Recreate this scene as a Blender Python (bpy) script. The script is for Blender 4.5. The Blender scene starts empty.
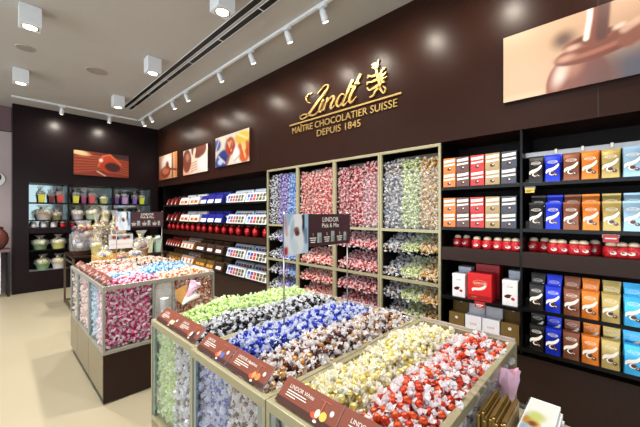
import bpy, bmesh, math, random
import numpy as np
from mathutils import Vector, Matrix, Euler

random.seed(7); rng = np.random.default_rng(7)
S = bpy.context.scene
COL = S.collection
OFF = {}
PI = math.pi

# ------------------------------------------------------------------ materials
def lin(c):
    return tuple(((v/255)/12.92 if v/255 <= .04045 else ((v/255+.055)/1.055)**2.4) for v in c)

def mat(name, c, rough=.5, metal=0, spec=.5, var=.12, scale=30, coat=0, stretch=None, bump=0, obj_rand=0, emit=0):
    """Principled material whose colour is broken up by a noise texture."""
    m = bpy.data.materials.new(name); m.use_nodes = True
    nt = m.node_tree; b = nt.nodes['Principled BSDF']
    L = lin(c)
    tc = nt.nodes.new('ShaderNodeTexCoord'); mp = nt.nodes.new('ShaderNodeMapping')
    nt.links.new(tc.outputs['Object'], mp.inputs['Vector'])
    if stretch: mp.inputs['Scale'].default_value = stretch
    nz = nt.nodes.new('ShaderNodeTexNoise'); nz.inputs['Scale'].default_value = scale; nz.inputs['Detail'].default_value = 4
    nt.links.new(mp.outputs['Vector'], nz.inputs['Vector'])
    rp = nt.nodes.new('ShaderNodeValToRGB')
    rp.color_ramp.elements[0].position = .3; rp.color_ramp.elements[1].position = .7
    rp.color_ramp.elements[0].color = tuple(max(0, v*(1-var)) for v in L)+(1,)
    rp.color_ramp.elements[1].color = tuple(min(1, v*(1+var)) for v in L)+(1,)
    nt.links.new(nz.outputs['Fac'], rp.inputs['Fac'])
    out = rp.outputs['Color']
    if obj_rand:
        oi = nt.nodes.new('ShaderNodeObjectInfo'); hv = nt.nodes.new('ShaderNodeHueSaturation')
        mr = nt.nodes.new('ShaderNodeMapRange'); mr.inputs['To Min'].default_value = 1-obj_rand; mr.inputs['To Max'].default_value = 1+obj_rand
        nt.links.new(oi.outputs['Random'], mr.inputs['Value']); nt.links.new(mr.outputs['Result'], hv.inputs['Value'])
        nt.links.new(out, hv.inputs['Color']); out = hv.outputs['Color']
    nt.links.new(out, b.inputs['Base Color'])
    b.inputs['Roughness'].default_value = rough; b.inputs['Metallic'].default_value = metal
    b.inputs['Specular IOR Level'].default_value = spec; b.inputs['Coat Weight'].default_value = coat
    b.inputs['Coat Roughness'].default_value = .15
    if bump:
        bp = nt.nodes.new('ShaderNodeBump'); bp.inputs['Strength'].default_value = bump; bp.inputs['Distance'].default_value = .01
        nt.links.new(nz.outputs['Fac'], bp.inputs['Height']); nt.links.new(bp.outputs['Normal'], b.inputs['Normal'])
    if emit:
        b.inputs['Emission Color'].default_value = L+(1,); b.inputs['Emission Strength'].default_value = emit
    return m

def glass(name, tint=(1, 1, 1), gloss=.12, rough=.02, haze=0):
    """Clear pane: transparent with a fresnel reflection (haze mixes in diffuse white that imitates pale reflections)."""
    m = bpy.data.materials.new(name); m.use_nodes = True; nt = m.node_tree
    nt.nodes.remove(nt.nodes['Principled BSDF']); o = nt.nodes['Material Output']
    t = nt.nodes.new('ShaderNodeBsdfTransparent'); t.inputs['Color'].default_value = tint+(1,)
    g = nt.nodes.new('ShaderNodeBsdfGlossy'); g.inputs['Roughness'].default_value = rough
    f = nt.nodes.new('ShaderNodeLayerWeight'); f.inputs['Blend'].default_value = .5
    pw = nt.nodes.new('ShaderNodeMath'); pw.operation = 'POWER'; pw.inputs[1].default_value = 4
    nt.links.new(f.outputs['Facing'], pw.inputs[0])
    ma = nt.nodes.new('ShaderNodeMath'); ma.operation = 'MULTIPLY_ADD'; ma.inputs[1].default_value = .5; ma.inputs[2].default_value = gloss*.2
    nt.links.new(pw.outputs[0], ma.inputs[0])
    x = nt.nodes.new('ShaderNodeMixShader')
    nt.links.new(ma.outputs[0], x.inputs['Fac']); nt.links.new(t.outputs[0], x.inputs[1]); nt.links.new(g.outputs[0], x.inputs[2])
    src = x.outputs[0]
    if haze:
        d = nt.nodes.new('ShaderNodeBsdfDiffuse'); d.inputs['Color'].default_value = (.9, .9, .9, 1)
        nz = nt.nodes.new('ShaderNodeTexNoise'); nz.inputs['Scale'].default_value = 40
        mm = nt.nodes.new('ShaderNodeMath'); mm.operation = 'MULTIPLY'; mm.inputs[1].default_value = haze*2
        nt.links.new(nz.outputs['Fac'], mm.inputs[0])
        y = nt.nodes.new('ShaderNodeMixShader')
        nt.links.new(mm.outputs[0], y.inputs['Fac']); nt.links.new(src, y.inputs[1]); nt.links.new(d.outputs[0], y.inputs[2]); src = y.outputs[0]
    nt.links.new(src, o.inputs['Surface'])
    return m

def print_mat(name, rough=.4):
    m = bpy.data.materials.new(name); m.use_nodes = True; nt = m.node_tree; b = nt.nodes['Principled BSDF']
    a = nt.nodes.new('ShaderNodeVertexColor'); a.layer_name = 'Col'
    nt.links.new(a.outputs['Color'], b.inputs['Base Color']); b.inputs['Roughness'].default_value = rough
    return m

M = {}
M['brown_wall'] = mat('chocolate_laminate', (42, 23, 17), .32, spec=.13, var=.10, scale=14, stretch=(.5, 1, 9))
M['brown_wall2'] = mat('dark_laminate', (27, 18, 20), .30, spec=.16, var=.10, scale=14, stretch=(1, .5, 9))
M['fascia'] = mat('shelf_fascia_brown', (42, 25, 19), .4, spec=.2, var=.1, scale=14, stretch=(.5, 1, 9))
M['recess'] = mat('recess_brown', (18, 12, 10), .6, spec=.15, var=.1)
M['shelf'] = mat('black_shelf', (11, 10, 10), .3, spec=.22)
M['seam'] = mat('panel_seam', (18, 11, 9), .7)
M['floor'] = mat('cream_floor_tile', (166, 156, 132), .32, var=.03, scale=1.2, spec=.4)
M['ceil'] = mat('ceiling_paint', (180, 177, 172), .8, var=.015, scale=3)
M['mauve'] = mat('mauve_wall', (188, 172, 172), .6, var=.03, scale=3)
M['mauve_dark'] = mat('mauve_bulkhead', (108, 84, 88), .6, var=.05, scale=3)
M['khaki_grey'] = mat('greyish_metal', (150, 147, 134), .35, metal=.25, var=.05)
M['khaki'] = mat('khaki_metal', (157, 150, 119), .35, metal=.25, var=.05)
M['alu'] = mat('blue_grey_aluminium', (150, 166, 176), .18, metal=.8, var=.05)
M['door'] = mat('taupe_cabinet_door', (138, 124, 98), .45, var=.05, scale=8)
M['dark_wood'] = mat('dark_cabinet_end', (40, 25, 20), .35, spec=.22, var=.12, scale=12, stretch=(6, 6, .7))
M['glass'] = glass('tank_glass', (.985, .99, .99), .14, haze=.03)  # haze whitens the pane in place of bright shopfront reflections
M['acrylic'] = glass('clear_acrylic', (.96, .97, .97), .2, .05, haze=.05)
M['tube'] = glass('clear_tube', (.99, .99, .99), .10)
M['cello'] = glass('cellophane', (.96, .96, .94), .32, .12, haze=.13)
M['white'] = mat('white_paint', (235, 236, 238), .4, var=.02)
M['chrome'] = mat('pole_metal', (190, 185, 170), .25, metal=.9)
M['bronze'] = mat('bronze_tube', (120, 105, 85), .3, metal=.7)
M['black'] = mat('black_plastic', (16, 16, 17), .4)
M['lamp_white'] = mat('lamp_housing_white', (226, 232, 238), .4, var=.02)
M['bulb'] = mat('lit_lamp', (255, 246, 230), .5, emit=7, var=0)
M['gold'] = mat('gold_letter', (205, 172, 108), .36, metal=.8, var=.05)
M['plate'] = mat('flavour_plate_brown', (128, 66, 50), .35, var=.06, scale=6)
M['plate_dk'] = mat('flavour_plate_dark', (70, 38, 32), .35, var=.06, scale=6)
M['text'] = mat('printed_white', (232, 226, 216), .5, var=.02)
M['sign'] = mat('sign_aubergine', (62, 40, 44), .3, var=.06, scale=6)
M['mirror'] = mat('mirror_back', (150, 168, 168), .06, metal=1, var=.01)
M['grey_strip'] = mat('grey_aluminium_strip', (150, 152, 156), .3, metal=.4)
M['print'] = print_mat('printed_picture')
M['choc'] = mat('chocolate', (78, 38, 24), .25, var=.1)
M['sky_pane'] = glass('window_glass', (.97, .98, 1), .1)

def colmat(c, rough=.4, metal=0, var=.08, scale=30, **k):
    key = ('c', c, rough, metal)
    if key not in M: M[key] = mat('paint_%02x%02x%02x' % c, c, rough, metal, var=var, scale=scale, **k)
    return M[key]

# ------------------------------------------------------------------ mesh builder
class MB:
    def __init__(s): s.v = []; s.f = []; s.m = []; s.sm = []
    def add(s, v, f, mi=0, sm=False):
        o = len(s.v); s.v += [tuple(p) for p in v]; s.f += [tuple(i+o for i in q) for q in f]; s.m += [mi]*len(f); s.sm += [sm]*len(f); return s
    def box(s, x0, x1, y0, y1, z0, z1, mi=0):
        return s.add([(x, y, z) for z in (z0, z1) for y in (y0, y1) for x in (x0, x1)],
                     [(0, 2, 3, 1), (4, 5, 7, 6), (0, 1, 5, 4), (2, 6, 7, 3), (0, 4, 6, 2), (1, 3, 7, 5)], mi)
    def quad(s, a, b, c, d, mi=0): return s.add([a, b, c, d], [(0, 1, 2, 3)], mi)
    def lathe(s, prof, c=(0, 0, 0), n=16, mi=0, sm=True, jit=0, sx=1, sy=1, caps=True):
        v = []
        for r, z in prof:
            for k in range(n):
                a = 2*PI*k/n; q = r*(1+(random.uniform(-jit, jit) if jit else 0))
                v.append((c[0]+q*math.cos(a)*sx, c[1]+q*math.sin(a)*sy, c[2]+z))
        f = [(i*n+k, i*n+(k+1) % n, (i+1)*n+(k+1) % n, (i+1)*n+k) for i in range(len(prof)-1) for k in range(n)]
        s.add(v, f, mi, sm)
        if caps:
            b = len(s.v)-len(v); t = b+(len(prof)-1)*n
            s.f.append(tuple(b+k for k in reversed(range(n)))); s.f.append(tuple(t+k for k in range(n))); s.m += [mi, mi]; s.sm += [False, False]
        return s
    def ball(s, c, r, n=14, k=8, mi=0, sz=1):
        return s.lathe([(max(r*math.sin(PI*i/k), 1e-4), -r*sz*math.cos(PI*i/k)) for i in range(k+1)], c, n, mi)
    def tube(s, pts, r, n=8, mi=0, closed=False):
        pts = [Vector(p) for p in pts]; rs = r if isinstance(r, (list, tuple)) else [r]*len(pts)
        v = []; up = None
        for i, p in enumerate(pts):
            d = (pts[min(i+1, len(pts)-1)]-pts[max(i-1, 0)]).normalized()
            if up is None: up = Vector((0, 0, 1)) if abs(d.z) < .9 else Vector((1, 0, 0))
            a = d.cross(up).normalized(); b = a.cross(d).normalized(); up = b
            for k in range(n):
                t = 2*PI*k/n; v.append(tuple(p+(a*math.cos(t)+b*math.sin(t))*rs[i]))
        f = [(i*n+k, i*n+(k+1) % n, (i+1)*n+(k+1) % n, (i+1)*n+k) for i in range(len(pts)-1) for k in range(n)]
        f += [tuple(reversed(range(n))), tuple((len(pts)-1)*n+k for k in range(n))]
        return s.add(v, f, mi, True)
    def prism(s, poly, y0, y1, mi=0, fx=None):
        """Extrude an (x,z) outline along y; fx maps (x,y,z) afterwards."""
        n = len(poly); v = [(x, y0, z) for x, z in poly]+[(x, y1, z) for x, z in poly]
        if fx: v = [fx(p) for p in v]
        return s.add(v, [tuple(range(n)), tuple(reversed(range(n, 2*n)))]+[(i, i+n, (i+1) % n+n, (i+1) % n) for i in range(n)], mi)
    def merge(s, o, fx=lambda p: p, mi=None):
        b = len(s.v); s.v += [fx(p) for p in o.v]; s.f += [tuple(i+b for i in q) for q in o.f]
        s.m += o.m if mi is None else [mi]*len(o.f); s.sm += o.sm; return s
    def build(s, name, mats, parent=None, bevel=0, world=True, seg=2):
        if not isinstance(mats, (list, tuple)): mats = [mats]
        if parent is not None: off = Vector(OFF.get(parent.name, (0, 0, 0))) if world else Vector()
        else:
            a = np.array(s.v); off = Vector(((a[:, 0].min()+a[:, 0].max())/2, (a[:, 1].min()+a[:, 1].max())/2, a[:, 2].min()))
        me = bpy.data.meshes.new(name); me.from_pydata([tuple(Vector(p)-off) for p in s.v], [], s.f)
        for m in mats: me.materials.append(m)
        me.polygons.foreach_set('material_index', s.m); me.polygons.foreach_set('use_smooth', s.sm)
        me.update()
        return link(name, me, parent, off, bevel, seg)

def link(name, me, parent=None, off=(0, 0, 0), bevel=0, seg=2):
    o = bpy.data.objects.new(name, me); COL.objects.link(o)
    if parent is None: o.location = off; OFF[o.name] = tuple(off)
    else: o.parent = parent; OFF[o.name] = OFF.get(parent.name, (0, 0, 0))
    if bevel:
        b = o.modifiers.new('bevel', 'BEVEL'); b.width = bevel; b.segments = seg; b.limit_method = 'ANGLE'
    return o

def tag(o, label=None, cat=None, group=None, kind=None):
    for k, v in (('label', label), ('category', cat), ('group', group), ('kind', kind)):
        if v: o[k] = v
    return o
def thing(name, label, cat, loc=(0, 0, 0), group=None):
    o = bpy.data.objects.new(name, None); COL.objects.link(o); o.location = loc; OFF[o.name] = tuple(loc)
    o.empty_display_size = .05
    return tag(o, label, cat, group)
def struct(o): o['kind'] = 'structure'; return o
def dup(root, loc, rotz=0, label=None, group=None, scale=1):
    r = root.copy(); COL.objects.link(r); r.location = loc; r.rotation_euler = (0, 0, rotz); r.scale = (scale,)*3
    if label: r['label'] = label
    if group: r['group'] = group
    for ch in list(root.children):
        c = ch.copy(); COL.objects.link(c); c.parent = r
        for g in list(ch.children):
            d = g.copy(); COL.objects.link(d); d.parent = c
    return r

_txt = {}
def text(t, size=1.0, align='CENTER', shear=0):
    """Flat letters as an MB in the x/z plane facing -y, cap height about 0.7*size."""
    key = (t, size, align, shear)
    if key in _txt: return _txt[key]
    cu = bpy.data.curves.new('lettering', 'FONT'); cu.body = t; cu.size = size; cu.align_x = align; cu.resolution_u = 3; cu.shear = shear
    o = bpy.data.objects.new('lettering', cu); COL.objects.link(o)
    dg = bpy.context.evaluated_depsgraph_get(); me = o.evaluated_get(dg).to_mesh()
    b = MB(); b.add([(v.co.x, 0, v.co.y) for v in me.vertices], [tuple(p.vertices) for p in me.polygons])
    o.evaluated_get(dg).to_mesh_clear(); bpy.data.objects.remove(o); bpy.data.curves.remove(cu)
    _txt[key] = b
    return b
def thick(b, t):
    """Give a flat x/z mesh a thickness t toward +y."""
    bm = bmesh.new(); vs = [bm.verts.new(p) for p in b.v]
    for f in b.f:
        try: bm.faces.new([vs[i] for i in f])
        except ValueError: pass
    bmesh.ops.remove_doubles(bm, verts=bm.verts, dist=1e-6)
    r = bmesh.ops.extrude_face_region(bm, geom=bm.faces[:])
    for v in r['geom']:
        if isinstance(v, bmesh.types.BMVert): v.co.y += t
    bm.verts.index_update(); o = MB()
    o.add([tuple(v.co) for v in bm.verts], [tuple(v.index for v in f.verts) for f in bm.faces]); bm.free()
    return o

# ------------------------------------------------------------------ painted prints
def sst(x, a, b):
    t = np.clip((x-a)/(b-a), 0, 1); return t*t*(3-2*t)
class Paint:
    def __init__(p, w, h, nx, ny, c):
        p.w, p.h, p.nx, p.ny = w, h, nx, ny
        p.x, p.y = np.meshgrid(np.linspace(0, 1, nx), np.linspace(0, 1, ny)); p.img = np.zeros((ny, nx, 3)); p.img[:] = lin(c); p.a = w/h
    def over(p, mask, c): p.img = p.img*(1-mask[..., None])+np.array(lin(c))*mask[..., None]; return p
    def ell(p, cx, cy, rx, ry, c, rot=0, soft=.15, alpha=1):
        dx = (p.x-cx)*p.a; dy = p.y-cy; q = math.radians(rot)
        u = (dx*math.cos(q)+dy*math.sin(q))/(rx*p.a); v = (-dx*math.sin(q)+dy*math.cos(q))/ry
        return p.over(alpha*(1-sst(np.sqrt(u*u+v*v), 1-soft, 1+soft)), c)
    def band(p, pts, wid, c, soft=.3, alpha=1):
        best = np.full(p.x.shape, 9.)
        for (x0, y0), (x1, y1) in zip(pts, pts[1:]):
            ax, ay = (x1-x0)*p.a, y1-y0; L = ax*ax+ay*ay+1e-9
            t = np.clip(((p.x-x0)*p.a*ax+(p.y-y0)*ay)/L, 0, 1)
            best = np.minimum(best, np.hypot((p.x-x0)*p.a-t*ax, p.y-y0-t*ay))
        return p.over(alpha*(1-sst(best/wid, 1-soft, 1+soft)), c)
    def grad(p, c0, c1, ang=0):
        t = sst(p.x*math.cos(ang)+p.y*math.sin(ang), 0, 1)[..., None]; p.img = np.array(lin(c0))*(1-t)+np.array(lin(c1))*t; return p
    def poly(p, x0, x1, y0, y1, c, soft=.01):
        return p.over(sst(p.x, x0-soft, x0+soft)*(1-sst(p.x, x1-soft, x1+soft))*sst(p.y, y0-soft, y0+soft)*(1-sst(p.y, y1-soft, y1+soft)), c)
    def mesh(p, name, origin, ux, uz, parent):
        """A printed sheet as a fine grid with one colour per vertex."""
        ux, uz = Vector(ux), Vector(uz); o = Vector(origin)-Vector(OFF[parent.name])
        v = [tuple(o+ux*(p.w*i/(p.nx-1))+uz*(p.h*j/(p.ny-1))) for j in range(p.ny) for i in range(p.nx)]
        f = [(j*p.nx+i, j*p.nx+i+1, (j+1)*p.nx+i+1, (j+1)*p.nx+i) for j in range(p.ny-1) for i in range(p.nx-1)]
        me = bpy.data.meshes.new(name); me.from_pydata(v, [], f)
        at = me.color_attributes.new('Col', 'FLOAT_COLOR', 'POINT')
        at.data.foreach_set('color', np.concatenate([p.img.reshape(-1, 3)*.72, np.ones((p.nx*p.ny, 1))], 1).ravel())
        me.materials.append(M['print']); me.update()
        return link(name, me, parent)

# ------------------------------------------------------------------ wrapped truffles
def candy_arrays(detail, seed=0, wing=1.0):
    r = random.Random(seed)
    bm = bmesh.new(); bmesh.ops.create_icosphere(bm, subdivisions=detail, radius=.0143)
    V = [[v.co.x*1.12, v.co.y, v.co.z] for v in bm.verts]; T = [[v.index for v in f.verts] for f in bm.faces]; bm.free()
    I = [0]*len(T); n = 6 if detail > 1 else 3
    for s in (-1, 1):
        ph0 = r.uniform(0, PI)
        for ph, ln, sp in ((ph0, .025, 1.15), (ph0+1.2, .021, .95)):
            b = len(V); V.append([s*.0135, 0, 0])
            for k in range(n+1):
                a = -sp+2*sp*k/n; L = ln+r.uniform(-.003, .004); z = (.0055 if k % 2 else -.0045)+r.uniform(-.002, .002)
                y = math.sin(a)*L*.95*wing
                V.append([s*(.0135+math.cos(a)*L*wing), y*math.cos(ph)-z*math.sin(ph), y*math.sin(ph)+z*math.cos(ph)])
            for k in range(n): T.append([b, b+1+k, b+2+k]); I.append(1)
    return np.array(V), np.array(T), np.array(I)
HI = [candy_arrays(2, s) for s in range(3)]
LO = [candy_arrays(1, s, 1.05) for s in range(3)]

def mesh_arr(name, V, T, I, mats):
    me = bpy.data.meshes.new(name); n = len(T)
    me.vertices.add(len(V)); me.vertices.foreach_set('co', V.astype(np.float32).ravel())
    me.loops.add(3*n); me.loops.foreach_set('vertex_index', T.astype(np.int32).ravel())
    me.polygons.add(n); me.polygons.foreach_set('loop_start', np.arange(0, 3*n, 3, dtype=np.int32))
    me.polygons.foreach_set('material_index', I.astype(np.int32)); me.polygons.foreach_set('use_smooth', (I == 0))
    for m in mats: me.materials.append(m)
    me.update(calc_edges=True); me.validate()
    return me

def rot_rand(n, tilt=1.0):
    """n random rotation matrices (N,3,3) by random quaternions."""
    q = rng.normal(size=(n, 4)); q /= np.linalg.norm(q, axis=1)[:, None]
    w, x, y, z = q.T
    return np.stack([np.stack([1-2*(y*y+z*z), 2*(x*y-z*w), 2*(x*z+y*w)], 1), np.stack([2*(x*y+z*w), 1-2*(x*x+z*z), 2*(y*z-x*w)], 1), np.stack([2*(x*z-y*w), 2*(y*z+x*w), 1-2*(x*x+y*y)], 1)], 1)

def fill_arrays(P, lib, scale=1.0, nm=1):
    """Join candies at points P; nm foil colours alternate in material slots 0..nm-1, wings take slot nm."""
    P = np.asarray(P); VV, TT, II = [], [], []; o = 0
    which = rng.integers(0, len(lib), len(P)); foil = rng.integers(0, nm, len(P))
    for k, (V, T, I) in enumerate(lib):
        for c in range(nm):
            Q = P[(which == k) & (foil == c)]
            if not len(Q): continue
            W = np.einsum('nij,vj->nvi', rot_rand(len(Q)), V)*scale+Q[:, None, :]
            TT.append((T[None]+np.arange(len(Q))[:, None, None]*len(V)+o).reshape(-1, 3)); II.append(np.tile(np.where(I == 0, c, nm), len(Q)))
            VV.append(W.reshape(-1, 3)); o += len(Q)*len(V)
    return np.concatenate(VV), np.concatenate(TT), np.concatenate(II)

def darts(x0, x1, y0, y1, d, tries=14):
    """Random points at least d apart in a rectangle."""
    g = {}; out = []; n = int((x1-x0)*(y1-y0)/d/d*tries)
    X = rng.uniform(x0, x1, n); Y = rng.uniform(y0, y1, n)
    for x, y in zip(X, Y):
        i, j = int(x//d), int(y//d); ok = True
        for a in (-1, 0, 1):
            for b in (-1, 0, 1):
                for q in g.get((i+a, j+b), ()):
                    if (q[0]-x)**2+(q[1]-y)**2 < d*d: ok = False; break
                if not ok: break
            if not ok: break
        if ok: g.setdefault((i, j), []).append((x, y)); out.append((x, y))
    return out

def foilmat(name, c, wingc):
    a = mat(name+'_foil', c, .3, metal=.35, var=.25, scale=60, obj_rand=.18)
    return a
def film(name, c):
    m = bpy.data.materials.new(name); m.use_nodes = True; nt = m.node_tree; b = nt.nodes['Principled BSDF']; o = nt.nodes['Material Output']
    L = tuple(min(1, v*1.05) for v in lin(c))+(1,)
    nz = nt.nodes.new('ShaderNodeTexNoise'); nz.inputs['Scale'].default_value = 120
    mx = nt.nodes.new('ShaderNodeMixRGB'); mx.inputs['Color1'].default_value = L; mx.inputs['Color2'].default_value = tuple(v*.86 for v in L[:3])+(1,)
    nt.links.new(nz.outputs['Fac'], mx.inputs['Fac']); nt.links.new(mx.outputs['Color'], b.inputs['Base Color']); b.inputs['Roughness'].default_value = .25
    t = nt.nodes.new('ShaderNodeBsdfTranslucent'); nt.links.new(mx.outputs['Color'], t.inputs['Color'])
    x = nt.nodes.new('ShaderNodeMixShader'); x.inputs['Fac'].default_value = .4
    nt.links.new(b.outputs[0], x.inputs[1]); nt.links.new(t.outputs[0], x.inputs[2]); nt.links.new(x.outputs[0], o.inputs['Surface'])
    return m
FL = {}
def flavour(name, foils, wing):
    fm = [mat('%s_foil' % name if i == 0 else '%s_foil_accent' % name, c, .24, metal=.45, var=.25, scale=70, obj_rand=.15) for i, c in enumerate(foils)]
    wm = film('%s_wrapper_film' % name, wing)
    FL[name] = (fm, wm)
flavour('lime', [(196, 226, 132), (176, 212, 108)], (226, 240, 206))
flavour('black', [(26, 25, 27)], (238, 240, 246))
flavour('blue', [(28, 48, 160)], (226, 233, 250))
flavour('hazelnut', [(98, 54, 34), (184, 138, 84), (78, 40, 40)], (246, 244, 246))
flavour('ivory', [(214, 194, 104), (232, 220, 150)], (250, 249, 240))
flavour('red', [(206, 78, 36), (190, 54, 28)], (246, 243, 247))
flavour('magenta', [(214, 46, 118), (190, 40, 110)], (252, 236, 244))
flavour('orange', [(240, 138, 58), (226, 110, 40)], (252, 244, 236))
flavour('sky_blue', [(52, 150, 214)], (226, 240, 250))
flavour('coral', [(232, 92, 84)], (248, 236, 234))
flavour('cocoa', [(52, 30, 32), (160, 110, 60)], (242, 228, 218))
flavour('lilac', [(118, 96, 186)], (214, 208, 238))
flavour('cornflower', [(66, 128, 212)], (206, 224, 246))
flavour('striped_red', [(196, 40, 44), (214, 70, 60)], (248, 226, 220))
flavour('deep_red', [(172, 34, 48), (190, 60, 70)], (244, 220, 222))
flavour('graphite', [(64, 64, 82), (150, 120, 80)], (232, 234, 242))
flavour('pale_green', [(186, 198, 108)], (236, 240, 226))
flavour('amber', [(204, 152, 62)], (244, 234, 214))

def pile(name, fl, x0, x1, y0, y1, zf, d, label_one, label_mass, group, container, sides=(), n_max=300, depth=.10, lib=HI, scale=1.0, lift=0):
    Q = []
    """A heap: its top layer as single truffles (at most n_max, nearest the camera), all the rest as one stuff mesh."""
    fm, wm = FL[fl]; nm = len(fm)
    top = [(x, y, zf(x, y)) for x, y in darts(x0, x1, y0, y1, d)]
    top.sort(key=lambda p: (p[0]**2+p[1]**2+(p[2]-1.6)**2))
    single, rest = top[:n_max], top[n_max:]
    meshes = []
    for i, (V, T, I) in enumerate(lib):
        for c in range(nm):
            meshes.append(mesh_arr(name, V*scale, T, np.where(I == 0, 0, 1), [fm[c], wm]))
    protos = []
    for p in single:
        k = random.randrange(len(meshes))
        o = bpy.data.objects.new(name, meshes[k]); COL.objects.link(o)
        o.location = (p[0], p[1], p[2]+random.uniform(-.004, .006)+lift)
        o.rotation_euler = (random.uniform(-.7, .7), random.uniform(-.6, .6), random.uniform(0, 2*PI))
        tag(o, label_one, 'chocolate', group)
    P = [(p[0], p[1], p[2]) for p in rest]
    for l in range(1, 3 if depth > .05 else 2):
        P += [(x, y, zf(x, y)-.021*l) for x, y in darts(x0, x1, y0, y1, d*1.05, 8)]
    for (a, b, z0, z1, f) in sides:                      # candies pressed against a glass side
        for l in range(3): Q += [f(u, w, .55*l) for u, w in darts(a, b, z0, z1, d*.78, 12)]
    V, T, I = fill_arrays(P, lib, scale, nm)
    if Q:
        V2, T2, I2 = fill_arrays(Q, LO, scale*.86, nm); T = np.concatenate([T, T2+len(V)]); V = np.concatenate([V, V2]); I = np.concatenate([I, I2])
    # solid heap below the loose layer
    nx, ny = 8, 12; xs = np.linspace(x0+.005, x1-.005, nx); ys = np.linspace(y0+.02, y1-.005, ny)
    cv = [(x, y, zf(x, y)-.05) for y in ys for x in xs]; ct = []
    for j in range(ny-1):
        for i in range(nx-1):
            a = j*nx+i; ct += [(a, a+1, a+nx+1), (a, a+nx+1, a+nx)]
    b0 = len(V); V = np.concatenate([V, np.array(cv)]); T = np.concatenate([T, np.array(ct)+b0]); I = np.concatenate([I, np.full(len(ct), 0)])
    off = np.array([(x0+x1)/2, (y0+y1)/2, V[:, 2].min()])
    o = bpy.data.objects.new('truffle_heap', mesh_arr('truffle_heap', V-off, T, I, fm+[wm])); COL.objects.link(o); o.location = off
    tag(o, label_mass, 'chocolates', group, 'stuff')
    return o

# ================================================================== THE ROOM
CZ = 3.77; YW = 2.95; YB = 3.42; XF = -8.6
def room():
    struct(MB().box(-9.6, 4.2, -5.2, 3.6, -.1, 0).build('floor', M['floor']))
    b = MB().box(-9.6, 4.2, -5.2, 3.6, CZ, CZ+.15)
    struct(b.build('ceiling', M['ceil']))
    struct(MB().box(-9.6, 4.2, YB, YB+.15, 0, CZ).build('wall_back', M['recess']))
    # the upper wall with the sign: a deep boxed front over the shelving
    b = MB().box(-8.6, 4.0, YW, YB-.002, 2.28, CZ-.002, 0)
    for x in (-7.2, -5.7, -4.2, -.1): b.box(x-.003, x+.003, YW-.0008, YW+.01, 2.28, CZ-.002, 1)
    struct(b.build('trim_1', [M['brown_wall'], M['seam']])); 
    # far wall: columns, header, base and back
    def fx(n, y0, y1, z0, z1, m, x0=XF-.32, x1=XF): struct(MB().box(x0, x1, y0, y1, z0, z1).build(n, m))
    fx('wall_left', YB-6.5, YB, 0, CZ, M['mauve'], -9.25, -9.1)
    struct(MB().box(-9.098, -8.94, .262, YB-.002, .001, CZ-.002).build('wall_left_panel', M['brown_wall2']))
    fx('trim_2', .262, .50, 0.001, CZ-.002, M['brown_wall2'], -8.938)
    b = MB().box(-8.938, XF, .50, YW-.002, 2.225, CZ-.002)
    struct(b.build('trim_3', M['brown_wall2']))
    fx('trim_4', 2.76, YW-.002, 0.001, 2.224, M['brown_wall2'], -8.938)
    fx('trim_5', .501, 2.759, .001, .42, M['brown_wall2'], -8.938)
    fx('trim_6', -3, .258, 3.28, CZ-.002, M['mauve_dark'], -9.098, -8.95)
    # street side: wall behind the camera and the wall on the right, each with a wide shop window
    b = MB(); b.box(-9.1, 4.2, -5.2, -5.05, 0, .4).box(-9.1, 4.2, -5.2, -5.05, 3.3, CZ)
    for x0, x1 in ((-9.1, -8), (-4.2, -3.8), (-.2, .2), (3.6, 4.2)): b.box(x0, x1, -5.2, -5.05, .4, 3.3)
    struct(b.build('wall_front', M['mauve']))
    b = MB()
    for x0, x1 in ((-8, -4.2), (-3.8, -.2), (.2, 3.6)): b.box(x0, x1, -5.13, -5.12, .4, 3.3)
    struct(b.build('window_1', M['sky_pane']))
    b = MB(); b.box(4.05, 4.2, -5.05, YB, 0, .4).box(4.05, 4.2, -5.05, YB, 3.3, CZ)
    for y0, y1 in ((-5.05, -4.2), (-1.2, -.9), (2.2, YB)): b.box(4.05, 4.2, y0, y1, .4, 3.3)
    struct(b.build('wall_right', M['mauve']))
    struct(MB().box(4.12, 4.13, -4.2, -1.2, .4, 3.3).box(4.12, 4.13, -.9, 2.2, .4, 3.3).build('window_2', M['sky_pane']))
    # plinth under the long wall's shelves
    struct(MB().box(-8.2, -3.97, YW+.02, YB-.002, .001, .46).build('baseboard_back', M['fascia']))
    struct(MB().box(-1.2, 4.0, YW+.04, YB-.002, .001, .44).build('baseboard_right', M['dark_wood']))
room()

# two black linear air slots in the ceiling
for y, w, tx in ((1.855, 'nearer the middle of the ceiling', 0), (1.965, 'nearer the sign wall', 1)):
    t = thing('ceiling_air_slot', 'long black linear air slot in ceiling, the one %s' % w, 'vent', (-3, y, CZ-.006), 'linear air slots in the ceiling')
    MB().box(-7.3, 2.5, y-.034, y+.034, CZ-.004, CZ-.0005).build('slot_opening', M['black'], t)
    f = MB()
    for s in (-1, 1): f.box(-7.31, 2.51, y+s*.0365-.0025, y+s*.0365+.0025, CZ-.008, CZ-.0005)
    f.build('edge_trim', M['lamp_white'], t)
    if tx:
        c = MB()
        for k in range(11): c.box(-7+.85*k, -6.985+.85*k, y-.033, y+.033, CZ-.007, CZ-.0045)
        c.build('slot_bridge', M['lamp_white'], t)

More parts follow.
